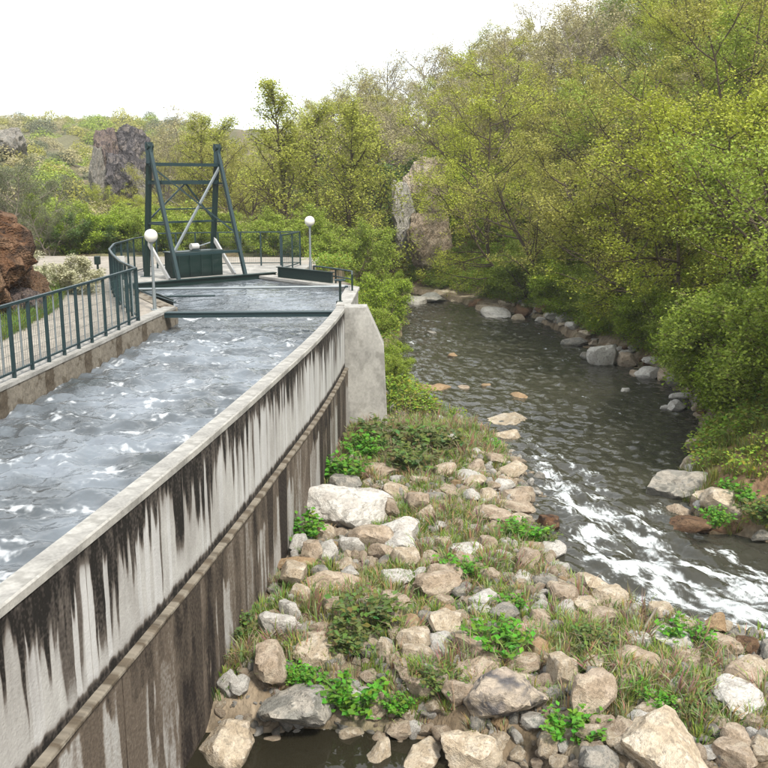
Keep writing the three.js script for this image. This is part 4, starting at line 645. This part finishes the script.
function treePx(id, px, d, topPy, label, group, name, base = null, sy = 1) { // height from the pixel of its top at distance d
  const z = d / (Math.cos(PITCH) - (topPy - 384) / F * Math.sin(PITCH)), top = CAM + z * (-(topPy - 384) / F * Math.cos(PITCH) - Math.sin(PITCH)), x = (px - 384) / F * z, y = base === null ? H(x, d) : base;
  const g = K[id].list[((count[id] || 0) + 1) % K[id].list.length]; g.top = g.top || (() => { (g.leaves || g.wood).computeBoundingBox(); return (g.leaves || g.wood).boundingBox.max.y; })();
  return tree(id, x, d, Math.max(0.3, (top - y) / g.top / sy), label, group, name, y, sy);
}
{ // valley floor behind the sluice
  const T = [['slim', 285, 50, 74, 'tall slim yellow-green tree behind the deck fence with the highest tip'], ['slim', 345, 48, 92, 'slim yellow-green tree behind the second globe lamp'], ['slim', 318, 55, 98, 'slim yellow-green tree between the two tallest ones'], ['slim', 375, 54, 105, 'slim yellow-green tree at the foot of the tan slope'], ['slim', 198, 62, 108, 'slim tree whose tip rises behind the lifting frame'], ['olive', 240, 58, 128, 'olive tree behind the right leg of the lifting frame'], ['olive', 170, 66, 140, 'olive tree behind the left leg of the lifting frame'], ['alder', 118, 52, 182, 'yellow-green tree in front of the tall grey crag'], ['grey', 30, 48, 160, 'grey-green tree rising behind the rusty outcrop'], ['grey', -5, 44, 150, 'grey-green tree at the edge of the left hillside'], ['alder', 150, 56, 190, 'yellow-green tree beside the lifting frame legs'], ['olive', 265, 64, 120, 'thin olive tree behind the tallest slim tree'], ['slim', 225, 70, 112, 'slim pale tree farther up the valley']];
  for (const [k, px, d, top, label] of T) treePx(k, px, d, top, label, undefined, 'valley_tree');
  const fr = RNG(17); for (let i = 0; i < 34; i++) { const px = 150 + 245 * fr(), d = 76 + 70 * fr(), x = (px - 384) / F * d, k = ['olive', 'tan', 'alder', 'tan', 'olive'][i % 5]; tree(k, x, d, 0.75 + 0.4 * fr(), `${({ olive: 'olive', tan: 'pale tan', alder: 'yellow-green' })[k]} tree up the far valley ${px < 215 ? 'behind the lifting frame' : px < 270 ? 'behind the deck fence' : px < 330 ? 'behind the tallest slim tree' : 'toward the foot of the tan slope'} ${d < 100 ? 'lower down' : d < 125 ? 'halfway up' : 'near the skyline'}`, 'trees of the far valley side', 'valley_tree'); }
  const S = [['bush', 250, 42, 205, 'rounded green willow bush behind the deck fence'], ['bush', 285, 41, 200, 'leafy green bush behind the fence corner post'], ['bush', 320, 40, 215, 'green bush behind the second globe lamp'], ['bush', 345, 42, 215, 'wide green bush at the foot of the slope past the lamp'], ['bush', 358, 46, 222, 'green bush hanging over the river bend'], ['bush', 215, 44, 210, 'green bush seen between the legs of the lifting frame'], ['bush', 185, 43, 205, 'light green bush behind the gate housing'], ['bush', 160, 42, 205, 'green bush behind the left frame leg'], ['dark', 75, 41, 210, 'dark green bush across the pale yard'], ['bright', 92, 42, 205, 'vivid green bush across the pale yard'], ['dark', 120, 43, 215, 'dark bush behind the bowed fence'], ['bush', 55, 44, 190, 'tall green bush beside the grey-green tree'], ['grey', 45, 40, 195, 'grey-green thicket above the rusty outcrop'], ['bush', 138, 45, 200, 'green bush left of the lifting frame']];
  for (const [k, px, d, top, label] of S) treePx(k, px, d, top, label, undefined, 'shrub');
  const B = [['bright', 390, 43, 268, 'bright yellow-green bush on the bank where the river bends'], ['bright', 374, 38, 270, 'bright yellow-green bush behind the concrete buttress'], ['bush', 360, 32, 292, 'green bush on the bank just past the buttress'], ['bright', 380, 29, 334, 'low bright bush at the water edge past the buttress'], ['bush', 386, 28, 352, 'low green bush standing in the river edge by the buttress'], ['bush', 388, 25, 388, 'small green plant at the foot of the buttress']];
  for (const [k, px, d, top, label] of B) treePx(k, px, d, top, label, undefined, 'shrub');
  treePx('cream', 57, 26, 243, 'pale cream flowering shrub at the end of the rusty outcrop', undefined, 'shrub', 2.9);
  for (const [px, d, top, l] of [[455, 60, 150, 'bright green bush on the slope above the pale cliff'], [360, 62, 150, 'dark scrub bush beside the reddish bare slope'], [380, 66, 140, 'dark scrub bush on the reddish bare slope']]) treePx(px > 400 ? 'bright' : 'dark', px, d, top, l, undefined, 'shrub');
}
{ // left and far hillsides: scrub past counting, one mass
  const mk = (s, tones, leaf, n) => { const r = RNG(s), P = [], C = []; for (let k = 0; k < n; k++) { const a = r() * 6.28, e = Math.acos(1 - r()), q = 0.55 + 0.5 * Math.pow(r(), 0.5) + 0.25 * N3(Math.cos(a) * 2 + s, e * 2, s); const c = V(Math.sin(e) * Math.cos(a) * q, Math.cos(e) * q * 0.95, Math.sin(e) * Math.sin(a) * q); const t = r(), b = 0.7 + 0.6 * r(); leafPush(P, C, c, V(c.x + r() - 0.5, c.y + 0.5 + r() * 0.5, c.z + r() - 0.5).normalize(), leaf * (0.6 + 0.8 * r()), [0, 1, 2].map((i) => mix(tones[0][i], tones[1][i], t) * b), r); } return leafGeo(P, C); };
  const kinds = [['tan brown', TAN], ['olive', OL], ['mid green', MG], ['grey green', GG]];
  const r = RNG(313), o = new THREE.Object3D();
  kinds.forEach(([nm, tones], q) => {
    const geo = mk(60 + q, tones, 0.14, 800), spots = [];
    let guard = 0; while (spots.length < 420 && guard++ < 40000) {
      const d = 30 + 270 * Math.pow(r(), 1.5), px = -60 + 900 * r(), x = (px - 384) / F * d, s = hillS(x, d);
      const onHill = s > 3; if (!onHill && (d < 56 || x > riverL(d) - 3)) continue; if (onHill && d > 140) continue;
      if (onHill && px > 368 && px < 450 && d > 46 && d < 72 && r() < 0.85) continue;
      const pref = fbm(x * 0.05 + q * 9, d * 0.05, q, 3); if (pref < -0.05) continue;
      spots.push([x, d, (0.6 + 1.1 * r()) * (onHill ? 0.75 : 1 + 0.5 * sst(80, 200, d))]);
    }
    const m = new THREE.InstancedMesh(geo, leafMat, spots.length); m.name = numbered('hillside_scrub'); m.castShadow = m.receiveShadow = true; m.userData = { kind: 'stuff', label: `${nm} scrub covering the far hillsides`, category: 'scrub' };
    spots.forEach(([x, d, s], i) => { o.position.set(x, H(x, d) - 0.15 * s, -d); o.rotation.set(0, r() * 6.28, 0); o.scale.set(s, s * (0.7 + 0.7 * r()), s); o.updateMatrix(); m.setMatrixAt(i, o.matrix); }); scene.add(m);
  });
}
{ // low leafy undergrowth on the right bank, past counting
  const r = RNG(808), P = [], C = []; for (let k = 0; k < 220; k++) { const a = r() * 6.28, q = Math.sqrt(r()) * 0.4; leafPush(P, C, V(Math.cos(a) * q, 0.05 + r() * 0.4 * (1 - q), Math.sin(a) * q), V(r() - 0.5, 0.8, r() - 0.5).normalize(), 0.05 + 0.045 * r(), [0, 1, 2].map((i) => mix(MG[0][i], YG[1][i], r() * 0.4) * (0.7 + 0.5 * r())), r); }
  const geo = leafGeo(P, C), spots = []; let guard = 0;
  while (spots.length < 2100 && guard++ < 40000) { const d = 14 + 44 * r(), x = -4 + 28 * r(), s = hillS(x, d); if (s < 0.05 || s > 10 * r() * r() + 0.6) continue; if (d < 20.5 && x < 9 && r() < 0.8) continue; spots.push([x, d]); }
  while (spots.length < 2400 && guard++ < 90000) { const d = 23 + 22 * r(), x = riverL(d) - 0.15 - 3.5 * r(); if (d < 24.5 && x < 0.1) continue; spots.push([x, d]); }
  const m = new THREE.InstancedMesh(geo, leafMat, spots.length), o = new THREE.Object3D(); m.name = 'undergrowth'; m.castShadow = m.receiveShadow = true; m.userData = { kind: 'stuff', label: 'low green undergrowth along both river banks', category: 'undergrowth' };
  spots.forEach(([x, d], i) => { const s = 0.5 + 0.9 * r(); o.position.set(x, H(x, d) - 0.03, -d); o.rotation.set(0, r() * 6.28, 0); o.scale.set(s, s * (0.6 + 0.8 * r()), s); o.updateMatrix(); m.setMatrixAt(i, o.matrix); }); scene.add(m);
}
// leafy clumps of the bar
function herb(seed, tones, n, tall) {
  const r = RNG(seed), P = [], C = [], wood = { p: [], n: [], i: [] };
  for (let k = 0; k < n; k++) {
    const a = r() * 6.28, out = 0.12 + 0.45 * r(), h = tall * (0.55 + 0.5 * r()) * (1.1 - out * 0.8), b = V(Math.cos(a) * 0.12, -0.05, Math.sin(a) * 0.12), tip = V(Math.cos(a) * out, h, Math.sin(a) * out), mid = b.clone().lerp(tip, 0.5).add(V(-Math.cos(a) * 0.08 * out, 0.06, -Math.sin(a) * 0.08 * out));
    tubeGeo([b, mid, tip], [0.008, 0.006, 0.003], 3, wood);
    for (let q = 0; q < 13; q++) { const t = 0.25 + 0.75 * q / 12, c = t < 0.5 ? b.clone().lerp(mid, t * 2) : mid.clone().lerp(tip, t * 2 - 1); c.add(V((r() - 0.5) * 0.14, (r() - 0.5) * 0.05, (r() - 0.5) * 0.14)); leafPush(P, C, c, V((r() - 0.5) * 1.1, 0.8, (r() - 0.5) * 1.1).normalize(), 0.075 + 0.05 * r(), [0, 1, 2].map((i) => mix(tones[0][i], tones[1][i], r()) * (0.75 + 0.5 * r())), r); }
  }
  const wg = new THREE.BufferGeometry(); wg.setAttribute('position', new THREE.Float32BufferAttribute(wood.p, 3)); wg.setAttribute('normal', new THREE.Float32BufferAttribute(wood.n, 3)); wg.setIndex(wood.i);
  return { wood: wg, leaves: leafGeo(P, C) };
}
{
  const stemMat = std({ color: lin(0.09, 0.13, 0.04), roughness: 0.8 });
  const vs = { vivid: [1, 2, 3].map((s) => herb(s + 700, BG, 34, 0.62)), dull: [1, 2].map((s) => herb(s + 720, [[0.10, 0.15, 0.035], [0.17, 0.21, 0.06]], 34, 0.62)) };
  const list = [['vivid', 355, 712, 60, 'vivid green leafy plant between the grey slab and the upright pinkish stone'], ['vivid', 397, 716, 34, 'small vivid green plant beside the upright pinkish stone'], ['vivid', 685, 645, 42, 'vivid green leafy plant at the edge of the rapids'], ['vivid', 570, 742, 52, 'vivid green leafy plant near the broadest cream boulder'], ['vivid', 497, 654, 56, 'wide vivid green plant in the middle of the bar above the two-tone boulder'], ['vivid', 655, 710, 30, 'small vivid green plant among dry grass behind the broadest boulder'], ['dull', 700, 718, 34, 'dull green plant left of the long pale slab'], ['vivid', 510, 612, 30, 'upright vivid green plant beside the whitish stone'], ['vivid', 305, 540, 44, 'leafy green plant against the canal wall beside the biggest boulder'], ['vivid', 340, 482, 44, 'leafy green plant at the wall footing below the ledge'], ['dull', 365, 630, 62, 'tall olive green clump between the wall and the pile of stones'], ['dull', 350, 655, 50, 'olive green clump below the tall one'], ['vivid', 525, 545, 40, 'leafy green plant near the rusty wet rock'], ['vivid', 460, 580, 40, 'low green plant beside the long whitish stone'], ['dull', 385, 450, 54, 'dull green clump in front of the buttress'], ['dull', 430, 455, 50, 'dull green clump between buttress and river'], ['vivid', 490, 452, 22, 'small green plant among the shore stones'], ['dull', 410, 475, 50, 'dull green clump above the pinkish stones'], ['dull', 235, 640, 40, 'dull green clump at the wall near dead stalks'], ['vivid', 300, 684, 34, 'green plant above the grey slab'], ['dull', 445, 690, 40, 'dull green clump left of the two-tone boulder'], ['dull', 590, 650, 40, 'dull green clump in the dry grass'], ['vivid', 635, 690, 24, 'slender green plant in the dry grass'], ['vivid', 360, 460, 40, 'green plant at the foot of the wall near the buttress'], ['dull', 540, 545, 30, 'dull green clump by the rusty rock'], ['vivid', 700, 500, 0, ''], ['vivid', 740, 500, 40, 'green plant growing on the islet rocks'], ['vivid', 715, 520, 30, 'green tuft at the wet foot of the islet'], ['dull', 760, 515, 40, 'dull green clump on the bank end of the islet']];
  list.forEach(([k, px, py, w, label], i) => { if (!w) return; const p = py < 530 && px > 690 ? (() => { const q = at(px, py, 0.15); return { x: q.x, y: 0.05, d: q.d, t: q.t }; })() : ground(px, py); const s = w * p.t / F / 0.76, v = vs[k][i % vs[k].length]; const t = thing('leafy_plant', label, 'plant', [p.x, p.y, -p.d], 'leafy plants of the bar'); t.rotation.y = i; t.scale.set(s, s * 0.9, s); part('stems', v.wood, stemMat, t).userData.kind = 'stuff'; part('leaves', v.leaves, leafMat, t).userData.kind = 'stuff'; });
  // grass
  const tuft = (seed, tones, n, hgt) => { const r = RNG(seed), P = [], C = []; for (let k = 0; k < n; k++) { const a = r() * 6.28, q = 0.09 * Math.sqrt(r()), b = V(Math.cos(a) * q, -0.02, Math.sin(a) * q), lean = 0.12 + 0.5 * r(), h = hgt * (0.5 + 0.6 * r()), m = V(b.x + Math.cos(a) * lean * 0.35 * h, h * 0.62, b.z + Math.sin(a) * lean * 0.35 * h), e = V(b.x + Math.cos(a) * lean * h, h * (1 - 0.3 * lean), b.z + Math.sin(a) * lean * h), s = V(-Math.sin(a), 0, Math.cos(a)).multiplyScalar(0.0035 + 0.003 * r()), c = [0, 1, 2].map((i) => mix(tones[0][i], tones[1][i], r()) * (0.75 + 0.5 * r())); const L = [b.clone().add(s), b.clone().sub(s), m.clone().add(s), b.clone().sub(s), m.clone().sub(s), m.clone().add(s), m.clone().add(s), m.clone().sub(s), e]; for (const v of L) { P.push(v.x, v.y, v.z); C.push(...c); } } return leafGeo(P, C); };
  const G = [['green grass tufts growing between the stones of the bar', [[0.12, 0.21, 0.03], [0.23, 0.31, 0.06]], 1900, 0.21, 3], ['yellowish grass tufts drying among the stones of the bar', [[0.27, 0.25, 0.10], [0.40, 0.35, 0.17]], 1500, 0.24, 8], ['dead brown stalks lying over the bar', [[0.24, 0.18, 0.11], [0.38, 0.30, 0.2]], 520, 0.36, 15]];
  const r = RNG(606), o = new THREE.Object3D();
  const patch = [[365, 615, 1.3], [385, 440, 2.2], [430, 450, 2.2], [350, 470, 1.4], [240, 630, 1.2], [600, 640, 1.3], [660, 680, 1.4], [470, 570, 1.3], [520, 550, 1], [440, 520, 1.1], [480, 660, 0.8], [410, 470, 1.6], [700, 700, 0.9], [560, 570, 0.9], [420, 690, 0.7]].map(([px, py, q]) => { const p = ground(px, py); return [p.x, p.d, q]; });
  G.forEach(([label, tones, n, h, sd], q) => {
    const geo = tuft(sd, tones, 30, h), m = new THREE.InstancedMesh(geo, leafMat, n); m.name = numbered(q === 2 ? 'dead_stalks' : 'grass'); m.castShadow = m.receiveShadow = true; m.userData = { kind: 'stuff', label, category: q === 2 ? 'dead stalks' : 'grass' };
    let i = 0, guard = 0; while (i < n && guard++ < 300000) {
      const d = 9 + 17 * r(), x = mix(wallX(Math.min(d, 22)) + 0.12, Math.min(riverL(d) + 0.1, d * 0.47), r()); let w = 0.02; for (const [a, b, e] of patch) w = Math.max(w, Math.exp(-((a - x) ** 2 + (b - d) ** 2) / (e * e * 0.8))); w = Math.max(w, sst(0.05, 0.3, fbm(x * 0.6, d * 0.6, 70 + q, 3)) * 0.3, q === 2 ? Math.exp(-((x + 1.4) ** 2 + (d - 10.9) ** 2) / 0.5) * 1.2 : 0); if (q === 2 && w < 0.5) w *= 0.3; if (r() > w) continue;
      const y = H(x, d); if (y < -0.22) continue; const s = (0.45 + 0.8 * r()) * (d > 20 ? 1.15 : 1);
      o.position.set(x, y, -d); o.rotation.set(q === 2 ? 0.9 * (r() - 0.2) : 0.3 * (r() - 0.5), r() * 6.28, q === 2 ? 1.1 * (r() - 0.5) : 0.3 * (r() - 0.5)); o.scale.set(s * 1.2, s, s * 1.2); o.updateMatrix(); m.setMatrixAt(i++, o.matrix);
    } m.count = i; scene.add(m);
  });
  { // grass on the islet and the bank behind it
    const geo = tuft(45, [[0.16, 0.2, 0.04], [0.28, 0.29, 0.08]], 30, 0.28), m = new THREE.InstancedMesh(geo, leafMat, 700); m.name = numbered('grass'); m.castShadow = m.receiveShadow = true; m.userData = { kind: 'stuff', label: 'yellow-green grass over the islet and the bank behind it', category: 'grass' };
    let i = 0, gd = 0; while (i < 700 && gd++ < 50000) { const d = 14 + 9 * r(), x = 5 + 7 * r(), sh = hillS(x, d); if (sh < -0.25 || sh > 3) continue; const y = H(x, d); if (y < -0.35) continue; o.position.set(x, y, -d); o.rotation.set(0.3 * r(), r() * 6, 0); const s = 0.6 + 0.7 * r(); o.scale.set(s * 1.3, s, s * 1.3); o.updateMatrix(); m.setMatrixAt(i++, o.matrix); } m.count = i; scene.add(m);
  }
  { // grass by the path
    const geo = tuft(44, [[0.11, 0.18, 0.03], [0.2, 0.26, 0.05]], 22, 0.3), m = new THREE.InstancedMesh(geo, leafMat, 900); m.name = numbered('grass'); m.castShadow = m.receiveShadow = true; m.userData = { kind: 'stuff', label: 'green grass verge between the gravel path and the outcrop', category: 'grass' };
    for (let i = 0; i < 900; i++) { const d = 11 + 24 * r(), e = lerpTable([[11, -7.8], [18, -7.5], [22, -7.9], [26.5, -9.2], [30.5, -11], [35, -16]])(d), x = e - 1.6 * r() * r() + 0.15; o.position.set(x, Math.max(2.97, H(x, d)), -d); o.rotation.set(0, r() * 6, 0); const s = 0.5 + 0.7 * r(); o.scale.set(s * 1.3, s, s * 1.3); o.updateMatrix(); m.setMatrixAt(i, o.matrix); } scene.add(m);
  }
}
{ // drift branches by the dead stalks and the rapids
  const tw = (pts, r0, label) => { const o = { p: [], n: [], i: [] }; tubeGeo(pts, pts.map((_, i) => mix(r0, r0 * 0.35, i / (pts.length - 1))), 6, o); const g = new THREE.BufferGeometry(); g.setAttribute('position', new THREE.Float32BufferAttribute(o.p, 3)); g.setAttribute('normal', new THREE.Float32BufferAttribute(o.n, 3)); g.setIndex(o.i); const t = part(numbered('drift_branch'), g, barkPale, scene); tag(t, label, 'branch'); };
  const q = (px, py, up) => { const p = ground(px, py); return V(p.x, p.y + up, -p.d); };
  tw([q(240, 672, 0.05), q(262, 655, 0.12), q(280, 640, 0.2), q(296, 624, 0.1)], 0.02, 'bleached branch lying on dead stalks near the wall footing');
  tw([q(640, 640, 0.06), q(655, 622, 0.2), q(668, 606, 0.38)], 0.022, 'bleached branch sticking up at the edge of the rapids');
  tw([q(600, 622, 0.05), q(575, 600, 0.1), q(560, 580, 0.06)], 0.02, 'thin drift branch along the shore by the chute');
}
scene.fog = new THREE.FogExp2(new THREE.Color(0.9, 0.93, 0.95), 0.0004);
renderer.render(scene, camera);
